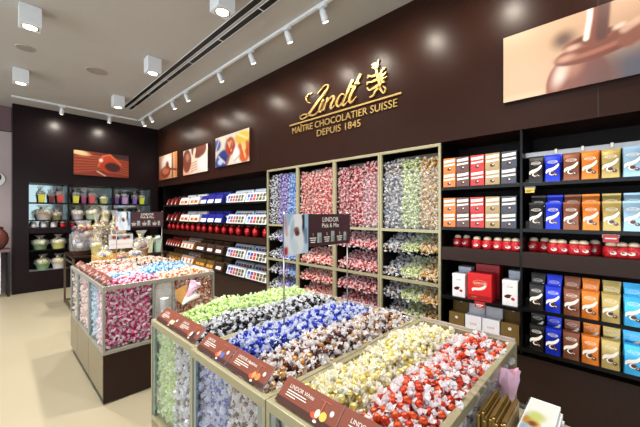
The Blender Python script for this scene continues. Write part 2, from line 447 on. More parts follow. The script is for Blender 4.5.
# round speakers flush in the ceiling
for x, y, l in ((-5.74, 1.09, 'grey round speaker flush in ceiling between the box downlights'), (-5.62, .29, 'small round ceiling speaker grille near the nearest-left box downlight')):
    r = .13 if x < -5.7 else .09
    t = thing('ceiling_speaker', l, 'speaker', (x, y, CZ-.01))
    MB().lathe([(r, -.004), (r, 0)], (x, y, CZ-.001), 28, 0).build('grille', colmat((150, 142, 134), .7), t)
    MB().lathe([(r, -.006), (r+.012, -.006), (r+.012, 0), (r, 0)], (x, y, CZ-.0005), 28, 0, caps=False).build('ring', colmat((188, 178, 166), .6), t)

# square surface downlights
def downlight(x, y, label):
    t = thing('box_downlight', label, 'ceiling light', (x, y, CZ-.2), 'white box downlights')
    h = .088
    b = MB(); b.box(x-h, x+h, y-h, y+h, CZ-.2, CZ-.0005); hs = b.build('housing', M['lamp_white'], t, bevel=.003)
    MB().lathe([(.066, -.006), (.072, -.006), (.072, 0), (.060, 0)], (x, y, CZ-.2), 24, 0, caps=False).build('bezel', M['chrome'], hs)
    MB().lathe([(.0595, -.003), (.0595, -.0005)], (x, y, CZ-.2), 24, 0).build('lamp', M['bulb'], hs)
    l = bpy.data.lights.new('downlight_beam', 'SPOT'); l.energy = E_DOWN; l.spot_size = 2.35; l.spot_blend = .7; l.shadow_soft_size = .06; l.color = (1, .95, .87)
    o = bpy.data.objects.new('downlight_beam', l); COL.objects.link(o); o.parent = t; o.location = (0, 0, -.02)
E_DOWN, E_TRACK, E_WIN, E_WIN2 = 235, 42, 320, 45
for x, y, l in ((-4.5, .27, 'white box downlight with round lamp, nearest to top-left picture corner'),
                (-6.54, .29, 'small white box downlight above the dark far wall, outer row'),
                (-4.73, 1.55, 'white box downlight beside the far half of the black air slots'),
                (-6.71, 1.6, 'farthest white box downlight, by the ends of the air slots'),
                (-2.80, 1.55, 'large white box downlight at the top edge beside the air slots'),
                (-.7, 1.55, 'white box downlight above the front truffle bins'), (-2.4, .27, 'white box downlight above the aisle')):
    downlight(x, y, l)

# spotlight tracks
def track_head(x, y, dx, dy, label, power):
    t = thing('track_spotlight', label, 'spotlight', (x, y, CZ-.03), 'white track spotlights')
    MB().box(x-.02-.03*abs(dy), x+.02+.03*abs(dy), y-.02-.03*abs(dx), y+.02+.03*abs(dx), CZ-.052, CZ-.0295).build('adapter', M['lamp_white'], t)
    MB().tube([(x, y, CZ-.05), (x, y, CZ-.10)], .011, 8).build('stem', M['lamp_white'], t)
    d = Vector((dx*.55, dy*.55, -1)).normalized(); a = Vector((x, y, CZ-.085)); 
    b = MB().tube([a-d*.02, a+d*.005, a+d*.09, a+d*.105], [.022, .034, .037, .034], 14); hd = b.build('lamp_head', M['lamp_white'], t)
    MB().tube([a+d*.1045, a+d*.109], [.030, .029], 14).build('lamp', M['bulb'], hd)
    l = bpy.data.lights.new('spot_beam', 'SPOT'); l.energy = power; l.spot_size = 2.7; l.spot_blend = 1; l.shadow_soft_size = .04; l.color = (1, .90, .76)
    o = bpy.data.objects.new('spot_beam', l); COL.objects.link(o); o.parent = t
    o.location = a+d*.125-Vector(t.location); o.rotation_euler = d.to_track_quat('-Z', 'Y').to_euler()
rail = thing('light_track', 'long white lighting track on ceiling running along the sign wall', 'lighting track', (-3, 2.34, CZ-.03))
MB().box(-8.0, 2.5, 2.324, 2.356, CZ-.03, CZ-.0005).build('rail', M['lamp_white'], rail)
MB().box(-8.03, -8.0, 2.32, 2.36, CZ-.032, CZ-.0005).build('end_feed', M['lamp_white'], rail)
rail2 = thing('light_track', 'white lighting track on ceiling in front of the dark far wall', 'lighting track', (-8.03, 1.3, CZ-.03))
MB().box(-8.046, -8.014, .26, 2.29, CZ-.03, CZ-.0005).build('rail', M['lamp_white'], rail2)
MB().box(-8.05, -8.01, .23, .26, CZ-.032, CZ-.0005).build('end_feed', M['lamp_white'], rail2)
heads = [(-7.8, 'farthest spotlight on the long track, next to the room corner'), (-7.3, 'second spotlight from the room corner on the long track'),
         (-6.1, 'third spotlight from the room corner on the long track'), (-5.5, 'track spotlight above the small three pictures'),
         (-4.33, 'track spotlight above the rightmost of the three small pictures'), (-3.5, 'track spotlight just left of the gold script'),
         (-2.76, 'track spotlight above the gold script'), (-2.2, 'track spotlight nearest the camera in view, above the gold crest'),
         (-1.5, 'track spotlight over the bins right of the gold crest'), (-.73, 'track spotlight over the boxed chocolates'), (.1, 'track spotlight over the bag shelves')]
for x, l in heads: track_head(x, 2.34, 0, 1, 'white '+l, E_TRACK)
for y, l in ((.95, 'outer spotlight on the short far track'), (1.76, 'inner spotlight on the short far track')): track_head(-8.03, y, -1, 0, 'white '+l, E_TRACK)

# daylight through the shop windows
def area(name, loc, rot, sx, sy, e, c):
    l = bpy.data.lights.new(name, 'AREA'); l.shape = 'RECTANGLE'; l.size = sx; l.size_y = sy; l.energy = e; l.color = c
    o = bpy.data.objects.new(name, l); COL.objects.link(o); o.location = loc; o.rotation_euler = rot
area('daylight_front', (-2.2, -4.95, 1.85), (PI/2, 0, 0), 11.4, 2.8, E_WIN, (.90, .96, 1))
area('daylight_side', (3.95, -.4, 1.85), (PI/2, 0, PI/2), 5.0, 2.8, E_WIN2, (.90, .96, 1))

# ================================================================== SIGN AND PICTURES ON THE WALL
def brand_sign():
    t = thing('brand_sign', 'gold script shop sign with crest and lettering on brown wall', 'sign', (-2.5, YW-.02, 2.6))
    # the script word, drawn as broad-nib strokes in (x, z)
    def nib(b, pts, ws):
        n = len(pts); P = []
        # smooth the stroke
        ctrl = [Vector((p[0], 0, p[1])) for p in pts]; out = []; W = []; ws = [max(.009, q*.74) for q in ws]
        for i in range(n-1):
            p0, p1, p2, p3 = ctrl[max(i-1, 0)], ctrl[i], ctrl[i+1], ctrl[min(i+2, n-1)]
            for k in range(6):
                u = k/6; out.append(.5*((2*p1)+(p2-p0)*u+(2*p0-5*p1+4*p2-p3)*u*u+(3*p1-p0-3*p2+p3)*u**3)); W.append(ws[i]*(1-u)+ws[i+1]*u)
        out.append(ctrl[-1]); W.append(ws[-1]); v = []
        for i, p in enumerate(out):
            d = (out[min(i+1, len(out)-1)]-out[max(i-1, 0)]).normalized(); q = Vector((-d.z, 0, d.x))*W[i]/2
            for y in (YW-.022, YW-.001): v += [(p+q+Vector((0, y, 0))), (p-q+Vector((0, y, 0)))]
        m = len(out); f = []
        for i in range(m-1):
            a, c = 4*i, 4*i+4
            f += [(a, c, c+1, a+1), (a+2, a+3, c+3, c+2), (a, a+2, c+2, c), (a+1, c+1, c+3, a+3)]
        f += [(0, 1, 3, 2), (4*m-4, 4*m-2, 4*m-1, 4*m-3)]
        b.add(v, f)
    b = MB()
    nib(b, [(-2.974, 3.08), (-3.032, 3.105), (-3.056, 3.156), (-3.035, 3.196), (-2.985, 3.208), (-2.935, 3.200)], [.008, .014, .018, .018, .014, .006])
    nib(b, [(-2.84, 3.165), (-2.785, 3.205), (-2.72, 3.238), (-2.672, 3.238), (-2.655, 3.205), (-2.725, 3.140), (-2.835, 3.064), (-2.930, 2.995), (-3.005, 2.94), (-3.075, 2.902), (-3.160, 2.902), (-3.175, 2.940), (-3.09, 2.952), (-2.98, 2.915), (-2.89, 2.905), (-2.815, 2.945)],
        [.006, .012, .016, .022, .034, .052, .060, .056, .044, .026, .018, .014, .020, .034, .026, .008])
    nib(b, [(-2.815, 2.945), (-2.745, 3.05)], [.008, .010]); nib(b, [(-2.735, 3.070), (-2.790, 2.992), (-2.812, 2.948), (-2.785, 2.922), (-2.73, 2.965), (-2.69, 3.04)], [.050, .052, .046, .028, .012, .008])
    nib(b, [(-2.725, 3.118), (-2.708, 3.138)], [.036, .040])
    nib(b, [(-2.658, 3.07), (-2.745, 2.925)], [.046, .052])
    nib(b, [(-2.723, 2.975), (-2.645, 3.038), (-2.585, 3.068), (-2.555, 3.035), (-2.610, 2.962), (-2.602, 2.920), (-2.545, 2.947)], [.010, .018, .030, .048, .052, .034, .010])
    nib(b, [(-2.385, 3.035), (-2.440, 3.055), (-2.500, 3.002), (-2.513, 2.945), (-2.470, 2.918), (-2.41, 2.975), (-2.36, 3.05)], [.012, .026, .044, .046, .030, .016, .010])
    nib(b, [(-2.262, 3.185), (-2.355, 3.040), (-2.415, 2.945), (-2.398, 2.912), (-2.335, 2.945)], [.046, .050, .050, .032, .010])
    nib(b, [(-2.148, 3.215), (-2.250, 3.070), (-2.312, 2.968), (-2.290, 2.918), (-2.209, 2.967)], [.050, .056, .052, .032, .010])
    nib(b, [(-2.310, 3.098), (-2.160, 3.112)], [.026, .018])
    b.build('script_word', M['gold'], t)
    MB().box(-3.41, -1.63, YW-.014, YW-.001, 2.849, 2.868).build('underline', M['gold'], t)
    def line(name, s, x0, x1, z, cap):
        g = text(s, 1.0); xs = [p[0] for p in g.v]; zs = [p[2] for p in g.v]
        capz = max(p[2] for p in text('H', 1.0).v); kx = (x1-x0)/(max(xs)-min(xs)); kz = cap/capz
        k = MB().merge(g, lambda p: ((p[0]-min(xs))*kx+x0, YW-.014, p[2]*kz+z)); thick(k, .013).build(name, M['gold'], t)
    line('lettering', 'MAÎTRE CHOCOLATIER SUISSE', -3.35, -1.68, 2.730, .082)
    line('lettering', 'DEPUIS 1845', -2.86, -2.155, 2.612, .082)
    # crest: rampant winged beast
    c = MB()
    c.prism([(-1.925, 3.195), (-1.902, 3.235), (-1.922, 3.268), (-1.962, 3.280), (-2.003, 3.268), (-1.968, 3.250), (-1.998, 3.233), (-1.962, 3.226), (-1.955, 3.200)], YW-.022, YW-.001)
    for pts, ws in (([(-1.935, 3.215), (-1.928, 3.15), (-1.905, 3.09), (-1.888, 3.03), (-1.905, 2.985)], [.030, .036, .056, .060, .040]), ([(-1.92, 3.262), (-1.898, 3.298)], [.018, .012]),
                    ([(-1.925, 3.145), (-1.985, 3.135), (-2.050, 3.165)], [.040, .030, .018]), ([(-2.02, 3.148), (-2.062, 3.140)], [.016, .012]),
                    ([(-1.915, 3.085), (-1.985, 3.076), (-2.066, 3.088)], [.040, .030, .020]), ([(-2.03, 3.08), (-2.066, 3.058)], [.016, .012]),
                    ([(-1.905, 3.015), (-1.97, 3.000), (-2.025, 2.992), (-2.062, 3.030)], [.048, .034, .024, .018]), ([(-1.905, 2.992), (-1.95, 2.958), (-1.975, 2.922), (-2.025, 2.910)], [.046, .034, .026, .020]),
                    ([(-1.895, 2.995), (-1.868, 2.940), (-1.838, 2.912), (-1.820, 2.955), (-1.852, 2.985)], [.034, .028, .026, .022, .012]),
                    ([(-1.895, 3.10), (-1.870, 3.150), (-1.825, 3.185)], [.034, .030, .014]), ([(-1.890, 3.08), (-1.850, 3.108), (-1.803, 3.130)], [.034, .030, .014]),
                    ([(-1.888, 3.06), (-1.848, 3.072), (-1.803, 3.076)], [.034, .030, .012]), ([(-1.885, 3.04), (-1.855, 3.034), (-1.822, 3.022)], [.034, .028, .012])): nib(c, pts, ws)
    c.build('crest', M['gold'], t)
brand_sign()

def picture(name, label, p, origin, ux, nrm, z0, group=None):
    """A canvas box on a wall with a print on its face; ux runs left to right as seen, nrm points at the viewer."""
    ux, nrm = Vector(ux), Vector(nrm); o = Vector(origin)
    t = thing(name, label, 'picture', tuple(o+ux*p.w/2), group)
    a = o-nrm*.0; c = o+ux*p.w+nrm*.03; lo = [min(a[i], c[i]) for i in range(3)]; hi = [max(a[i], c[i]) for i in range(3)]
    MB().box(lo[0], hi[0], lo[1], hi[1], z0, z0+p.h).build('canvas', colmat((60, 40, 34), .5), t)
    p.mesh('print', (o.x+nrm.x*.0312, o.y+nrm.y*.0312, z0), ux, (0, 0, 1), t)

# wide picture: a truffle under poured chocolate
p = Paint(1.75, .535, 220, 74, (214, 178, 146)); p.grad((212, 178, 146), (176, 128, 100), .1)
p.over(sst(p.x, .28, .42)*(1-sst(p.y+.25*(.45-p.x), .15, .62)), (92, 90, 102)); p.ell(.225, .70, .035, .11, (84, 62, 58), 0, .8, .85); p.ell(.09, .02, .14, .05, (224, 194, 164), 0, .8, .7)
p.ell(.268, .06, .104, .43, (150, 84, 66), 0, .05); p.ell(.30, .02, .085, .36, (126, 76, 66), 0, .5, .9); p.ell(.345, .0, .05, .34, (104, 78, 76), 0, .7, .7)
p.ell(.218, .25, .022, .17, (246, 226, 212), -20, .8, .85); p.ell(.255, .28, .03, .12, (206, 150, 128), -20, .8, .5)
p.ell(.335, .47, .142, .145, (122, 66, 52), 9, .06); p.ell(.335, .50, .140, .105, (166, 104, 84), 9, .15); p.ell(.34, .535, .125, .075, (128, 72, 56), 9, .2)
p.ell(.305, .60, .085, .085, (150, 90, 72), 8, .12); p.ell(.315, .615, .068, .058, (108, 58, 46), 8, .2); p.ell(.255, .55, .024, .035, (230, 190, 170), 8, .8, .85); p.ell(.235, .43, .026, .04, (214, 164, 140), 8, .8, .8)
p.band([(.42, .47), (.5, .6), (.62, .82)], .10, (140, 84, 66), .3); p.band([(.41, .60), (.47, .70), (.6, .95)], .045, (222, 180, 156), .6, .8); p.ell(.395, .66, .018, .03, (236, 206, 186), 20, .6, .9)
p.band([(.328, .60), (.333, .86), (.338, 1.1)], .115, (132, 76, 60), .12); p.band([(.345, .60), (.350, .86), (.354, 1.1)], .06, (88, 54, 50), .5, .9); p.band([(.298, .62), (.308, .86), (.312, 1.1)], .030, (248, 236, 226), .5)
picture('wall_picture', 'wide picture of a truffle under poured chocolate on brown wall', p, (-.685, YW, 0), (1, 0, 0), (0, -1, 0), 2.515)
# three small pictures
p = Paint(1.12, .595, 60, 36, (214, 150, 104)); p.grad((176, 84, 48), (236, 196, 160), .6)
p.ell(.45, .62, .3, .36, (250, 240, 232), 0, .3); p.poly(.72, .8, 0, 1, (120, 60, 34), .04); p.poly(.86, 1.1, 0, 1, (220, 130, 70), .04)
p.ell(.38, .3, .27, .24, (146, 70, 44), 0, .15); p.ell(.38, .34, .19, .15, (216, 120, 84), 0, .2); p.band([(.45, .62), (.62, .38), (.98, .3)], .04, (120, 56, 34)); p.ell(.47, .56, .09, .16, (150, 72, 40), 0, .3)
picture('wall_picture', 'small picture of a mixing bowl, nearest the room corner', p, (-8.44, YW, 0), (1, 0, 0), (0, -1, 0), 2.44, 'small pictures on the long wall')
p = Paint(1.14, .54, 60, 34, (236, 214, 200)); p.grad((226, 170, 140), (250, 240, 230), .5)
p.ell(.17, .55, .19, .46, (132, 66, 46), 0, .08); p.ell(.66, .92, .30, .36, (128, 64, 46), 0, .08); p.ell(.2, .7, .08, .15, (196, 136, 112), 0, .7); p.band([(.5, .9), (.42, .45), (.5, .1)], .1, (244, 226, 206), .2)
for k in range(4): p.band([(.36, .1+.1*k), (.6, .16+.1*k)], .02, (190, 120, 90), .5)
p.ell(.85, .35, .2, .25, (252, 248, 244), 0, .4)
picture('wall_picture', 'small picture of brown chocolate balls with cream swirl, middle of three', p, (-6.99, YW, 0), (1, 0, 0), (0, -1, 0), 2.44, 'small pictures on the long wall')
p = Paint(1.13, .55, 60, 34, (226, 216, 206)); p.ell(.22, .2, .24, .32, (38, 62, 140), 20, .15); p.ell(.16, .16, .08, .1, (200, 214, 240), 0, .4); p.ell(.06, .75, .12, .2, (70, 84, 140), 0, .3)
p.ell(.47, .6, .15, .3, (178, 60, 36), -15, .1); p.ell(.48, .68, .06, .1, (236, 160, 110), 0, .5); p.ell(.86, .4, .17, .42, (206, 92, 30), 10, .12); p.ell(.82, .78, .22, .2, (226, 184, 60), 0, .3); p.ell(.87, .5, .06, .14, (248, 190, 110), 0, .4)
p.band([(.45, .3), (.36, .05)], .06, (160, 90, 60), .5); p.ell(.65, .3, .09, .2, (246, 244, 240), 0, .4)
for x0, y0, x1, y1, c in ((.1, .35, .3, .1, (226, 230, 244)), (.2, .3, .34, .2, (20, 34, 96)), (.4, .75, .5, .45, (236, 190, 150)), (.52, .7, .44, .4, (110, 30, 22)), (.8, .6, .9, .15, (250, 220, 160)), (.92, .6, .96, .2, (150, 50, 20)), (.7, .9, .95, .7, (250, 236, 170)), (.3, .6, .36, .9, (170, 160, 160)), (.6, .1, .75, .25, (180, 150, 130)), (.02, .6, .12, .9, (200, 206, 230))): p.band([(x0, y0), (x1, y1)], .03, c, .8, .85)
picture('wall_picture', 'small picture of blue red and orange wrapped truffles', p, (-5.53, YW, 0), (1, 0, 0), (0, -1, 0), 2.47, 'small pictures on the long wall')
# picture on the far wall
p = Paint(1.055, .535, 90, 46, (160, 62, 36)); p.grad((150, 56, 34), (120, 40, 26), .9)
for k in range(7): p.band([(-.05, .1+.13*k), (.5, .28+.09*k), (1.05, .1+.1*k)], .018, (206, 100, 62), .9, .8)
p.poly(.5, 1.1, .8, 1.1, (58, 32, 34), .1); p.ell(.1, .92, .16, .1, (236, 200, 150), -10, .5)
p.ell(.64, .52, .22, .36, (196, 66, 34), -16, .08); p.ell(.69, .42, .15, .2, (66, 30, 32), -8, .2); p.band([(.42, .42), (.5, .86), (.64, .95), (.84, .56)], .035, (224, 110, 64), .5); p.ell(.47, .68, .035, .07, (255, 240, 226), 0, .5)
p.band([(.4, .2), (.55, .02)], .02, (250, 220, 200), .5)
picture('wall_picture', 'orange red swirl picture above the gift shelves on dark far wall', p, (XF, 1.213, 0), (0, 1, 0), (1, 0, 0), 2.455)
# ================================================================== TRUFFLE BIN ISLANDS
ZR, ZG = .985, .44       # top of the rails, bottom of the glass
def bin_unit(x0, x1, y0, y1, label, splits=(), end_right=False, end_left=False, ysplit=None, metal='khaki'):
    t = thing('truffle_bin_unit', label, 'display bin', ((x0+x1)/2, (y0+y1)/2, 0), 'glass truffle bin units')
    g = .0015; x0 += g; x1 -= g
    MB().box(x0+.004, x1-.004, y0+.016, y1-.004, .07, ZG-.03).box(x0+.03, x1-.03, y0+.05, y1-.03, .001, .07).build('cabinet', M['dark_wood'], t)
    d = MB().box(x0+.006, x1-.006, y0, y0+.015, .055, ZG-.034); d.build('door', M['door'], t, bevel=.002)
    if end_right: MB().box(x1-.0038, x1+.006, y0+.003, y1-.004, .012, ZG-.034).build('end_panel', M['dark_wood'], t)
    f = MB(); w = .024
    f.box(x0, x1, y0, y1, ZG-.03, ZG)                                    # tray
    for a, b in ((y0, y0+w), (y1-w, y1)): f.box(x0, x1, a, b, ZR-.035, ZR)
    for a, b in ((x0, x0+w), (x1-w, x1)): f.box(a, b, y0+w, y1-w, ZR-.035, ZR)
    for a, b in ((x0, x0+.018), (x1-.018, x1)):
        for c, e in ((y0, y0+.018), (y1-.018, y1)): f.box(a, b, c, e, ZG, ZR-.035)
    if ysplit: f.box(x1-.016, x1, ysplit[0]-.012, ysplit[0]+.006, ZG, ZR-.035).box(x1-.016, x1, ysplit[1]-.006, ysplit[1]+.012, ZG, ZR-.035)
    f.build('frame', M[metal], t, bevel=.002)
    for u in (x0+.0185, x1-.0465): MB().box(u, u+.028, y0+.004, y0+.016, ZG+.001, ZR-.036).build('post_lining', M['alu'], t)
    MB().box(x0+.02, x1-.02, y0+.018, y0+.022, ZG+.001, ZR-.036).build('front_glass', M['glass'], t)
    MB().box(x0+.006, x1-.006, y1-.016, y1-.008, ZG+.001, ZR+.015).build('back_board', colmat((176, 164, 160), .4), t)
    if end_right:
        if ysplit: MB().box(x1-.012, x1-.008, y0+.02, ysplit[0]-.013, ZG+.001, ZR-.036).box(x1-.012, x1-.008, ysplit[1]+.013, y1-.02, ZG+.001, ZR-.036).build('end_glass', M['tube'], t)
        else: MB().box(x1-.012, x1-.008, y0+.02, y1-.02, ZG+.001, ZR-.036).build('end_glass', M['glass'], t)
    if ysplit: MB().box(x1-.05, x1-.02, ysplit[0]+.008, ysplit[1]-.008, ZG+.001, ZR-.036).build('end_board', colmat((196, 190, 182), .4), t)
    if end_left: MB().box(x0+.008, x0+.012, y0+.02, y1-.02, ZG+.001, ZR-.036).build('end_glass', M['glass'], t)
    for s in splits: MB().box(s-.0015, s+.0015, y0+.024, y1-.02, ZG+.001, ZR-.01).build('divider', M['acrylic'], t)
    return t

def plate(xc, w, y0, title, label, art):
    """Sloping brown flavour card on the front rail."""
    a = math.atan2(.054, .060); L = .082
    t = thing('flavour_sign', label, 'sign', (xc, y0, ZR))
    ca, sa = math.cos(a), math.sin(a)
    def fx(p): return (xc+p[0], y0+.017+p[2]*ca+p[1]*sa, ZR+.002+p[2]*sa-p[1]*ca+.004)
    b = MB(); b.merge(MB().box(-w/2, w/2, 0, .003, 0, L), fx); cd = b.build('card', [M['plate']], t, world=True)
    b = MB(); b.merge(MB().box(-w/2, w/2, -.0006, -.0001, 0, .018), fx); b.build('card_foot', [M['plate_dk']], t)
    g = MB(); g.merge(text(title, .017, 'LEFT'), lambda p: fx((p[0]-w/2+.03, -.0012, p[2]+.052)))
    for k, q in enumerate((.085, .09, .045)): g.merge(MB().box(-w/2+.03, -w/2+.03+q, -.0014, -.001, .043-.0075*k, .0458-.0075*k), fx)
    g.build('lettering', M['text'], cd)
    # printed truffle with a spoon
    k = MB(); cx = w/2-.055
    def disc(x, z, rx, rz, mi, dy): k.add([fx((x+rx*math.cos(2*PI*i/14), dy, z+rz*math.sin(2*PI*i/14))) for i in range(14)], [tuple(range(14))], mi)
    disc(cx-.028, .020, .016, .009, 3, -.0008); disc(cx+.002, .028, .013, .013, 0, -.0012); disc(cx-.020, .028, .009, .012, 1, -.0014)
    disc(cx+.026, .046, .007, .008, 2, -.0012); disc(cx-.018, .007, .007, .004, 2, -.0013)
    k.merge(MB().box(cx-.014, cx-.010, -.0016, -.0010, .036, .066).box(cx-.03, cx+.012, -.0016, -.0010, .066, .0685), fx, 4)
    k.build('picture', [colmat(art[0], .4), colmat(art[1], .4), colmat((232, 228, 226), .4), colmat((196, 78, 44), .4), colmat((176, 96, 66), .4)], cd)
    MB().merge(MB().box(w/2-.002, w/2+.002, -.003, .006, -.002, L+.004), fx).build('clear_edge', M['acrylic'], t)

Y0, Y1 = .622, 1.735
XA = (-1.965, -1.408, -.842, -.348)
bin_unit(XA[0], XA[1], Y0+.012, Y1-.02, 'glass truffle bin with pale lime and black wrapped truffles', (-1.69,), end_left=True)
bin_unit(XA[1], XA[2], Y0-.002, Y1-.02, 'glass truffle bin with blue and brown wrapped truffles', (-1.125,))
bin_unit(XA[2], XA[3], Y0, Y1, 'glass truffle bin with ivory and orange red truffles, nearest the camera', (-.60,), end_right=True)
plate(-1.81, .244, Y0+.012, 'LINDOR', 'brown card on rail below pale lime truffles', ((200, 220, 150), (236, 236, 220)))
plate(-1.56, .244, Y0+.012, 'LINDOR', 'brown card on rail below black wrapped truffles', ((40, 38, 40), (236, 236, 236)))
plate(-1.262, .244, Y0, 'LINDOR', 'brown card on rail below blue wrapped truffles', ((90, 100, 170), (214, 150, 110)))
plate(-1.010, .244, Y0, 'LINDOR Hazelnut', 'brown card on rail below brown and gold truffles', ((214, 130, 70), (226, 150, 90)))
plate(-.690, .250, Y0, 'LINDOR White', 'brown card on rail below ivory truffles', ((222, 186, 84), (238, 230, 196)))
plate(-.455, .215, Y0, 'LINDOR', 'brown card on rail below orange red truffles', ((200, 60, 40), (226, 120, 90)))

def mound(xa, xb, ya, yb, base, amp, seed):
    r = random.Random(seed); ph = [r.uniform(0, 6) for _ in range(4)]
    def z(x, y):
        v = (y-ya)/(yb-ya); u = (x-xa)/(xb-xa)
        e = min(1, max(0, v)/.16)
        return base-.035*(1-e)**2+amp*math.sin(PI*min(1, max(0, u)))**.5*math.sin(PI*min(1, max(0, .08+.86*v)))**.6+.007*math.sin(9*u+ph[0])+.010*math.sin(11*v+ph[1])
    return z
def front_side(xa, xb, y):      # candies behind a front glass at y
    return (xa, xb, ZG+.02, ZR-.05, lambda u, w, l=0: (u, y+.026*l+random.uniform(-.004, .004), w))
def end_side(ya, yb, x):
    return (ya, yb, ZG+.02, ZR-.05, lambda u, w, l=0: (x-.026*l+random.uniform(-.004, .004), u, w))
strips = [('lime', -1.935, -1.70, 'pale lime', 'lime_truffle', .957, .065, 'leftmost heap of the front bins'),
          ('black', -1.68, -1.44, 'black and white', 'black_truffle', .957, .055, 'heap beside the pale lime truffles'),
          ('blue', -1.375, -1.135, 'blue and white', 'blue_truffle', .957, .055, 'heap between black and brown truffles'),
          ('hazelnut', -1.115, -.872, 'brown and gold', 'brown_truffle', .957, .06, 'heap beside the khaki divider'),
          ('ivory', -.81, -.61, 'ivory and pale gold', 'ivory_truffle', .955, .05, 'heap beside the orange red truffles'),
          ('red', -.59, -.380, 'orange red', 'red_truffle', .955, .045, 'heap at the near end of the bins')]
for k, (fl, xa, xb, cw, nm, base, amp, where) in enumerate(strips):
    yf = Y0+(.012 if k < 2 else 0)
    pile(nm, fl, xa, xb, yf+.075, Y1-.05, mound(xa, xb, yf+.06, Y1-.04, base, amp, k), .0265,
         '%s wrapped truffle with clear twisted ends lying on its heap' % cw, 'mass of %s wrapped truffles under the %s' % (cw, where),
         '%s truffles in the front bins' % cw, None, sides=[front_side(xa+.01, xb-.01, yf+.044)]+([end_side(yf+.06, Y1-.05, -.390)] if fl == 'red' else []), lib=HI)

# ---- the farther island
BY0, BY1 = .63, 1.625
XB = (-4.66, -4.235, -3.668, -3.10)
bin_unit(XB[2], XB[3], BY0, BY1, 'glass truffle bin with magenta and orange ends across the gap', (-3.40,), end_right=True, ysplit=(1.03, 1.20), metal='khaki_grey')
bin_unit(XB[1], XB[2], BY0, BY1, 'middle glass truffle bin of the farther island, sky blue and coral truffles', (-3.95,), metal='khaki_grey')
bin_unit(XB[0], XB[1], BY0, BY1, 'farthest glass truffle bin, dark cocoa and white truffles', (), end_left=True, metal='khaki_grey')
for xc, c, l in ((-3.26, (214, 46, 118), 'magenta truffles'), (-3.54, (52, 150, 214), 'sky blue truffles'), (-3.83, (232, 92, 84), 'coral truffles'), (-4.10, (120, 60, 60), 'the coral and cocoa truffles'), (-4.46, (70, 40, 40), 'dark cocoa truffles')):
    plate(xc, .25, BY0, 'LINDOR', 'brown card on far island rail below %s' % l, (c, (236, 220, 210)))
far = [('magenta', -3.385, -3.135, .705, 1.09, 'magenta and pink', 'magenta_truffle', 'near end of the farther island', [front_side(-3.38, -3.14, BY0+.04), end_side(BY0+.04, 1.0, -3.145)]),
       ('orange', -3.385, -3.135, 1.12, 1.585, 'orange and white', 'orange_truffle', 'end tank below orange truffles', [end_side(1.225, 1.59, -3.145)]),
       ('sky_blue', -3.64, -3.41, .705, 1.585, 'sky blue and white', 'sky_blue_truffle', 'strip beside the orange truffles', [front_side(-3.63, -3.42, BY0+.04)]),
       ('coral', -4.20, -3.695, .705, 1.10, 'coral and white', 'coral_truffle', 'strip behind the sky blue truffles', [front_side(-4.19, -3.70, BY0+.04)]),
       ('sky_blue', -3.94, -3.695, 1.12, 1.585, 'sky blue and white', 'sky_blue_truffle', 'second block behind the orange truffles', []),
       ('cocoa', -4.20, -3.96, 1.12, 1.585, 'dark cocoa and white', 'cocoa_truffle', 'block behind the sky blue truffles', []),
       ('cocoa', -4.62, -4.26, .705, 1.585, 'dark cocoa and white', 'cocoa_truffle', 'far end of the farther island', [front_side(-4.61, -4.27, BY0+.04)])]
for k, (fl, xa, xb, ya, yb, cw, nm, where, sd) in enumerate(far):
    pile(nm, fl, xa, xb, ya, yb, mound(xa, xb, ya-.01, yb+.01, .965, .05, k+30), .033,
         '%s wrapped truffle lying on top of its heap' % cw, 'mass of %s truffles, %s' % (cw, where), '%s truffles on the farther island' % cw, None, sides=sd, n_max=150, lib=LO, scale=1.12)

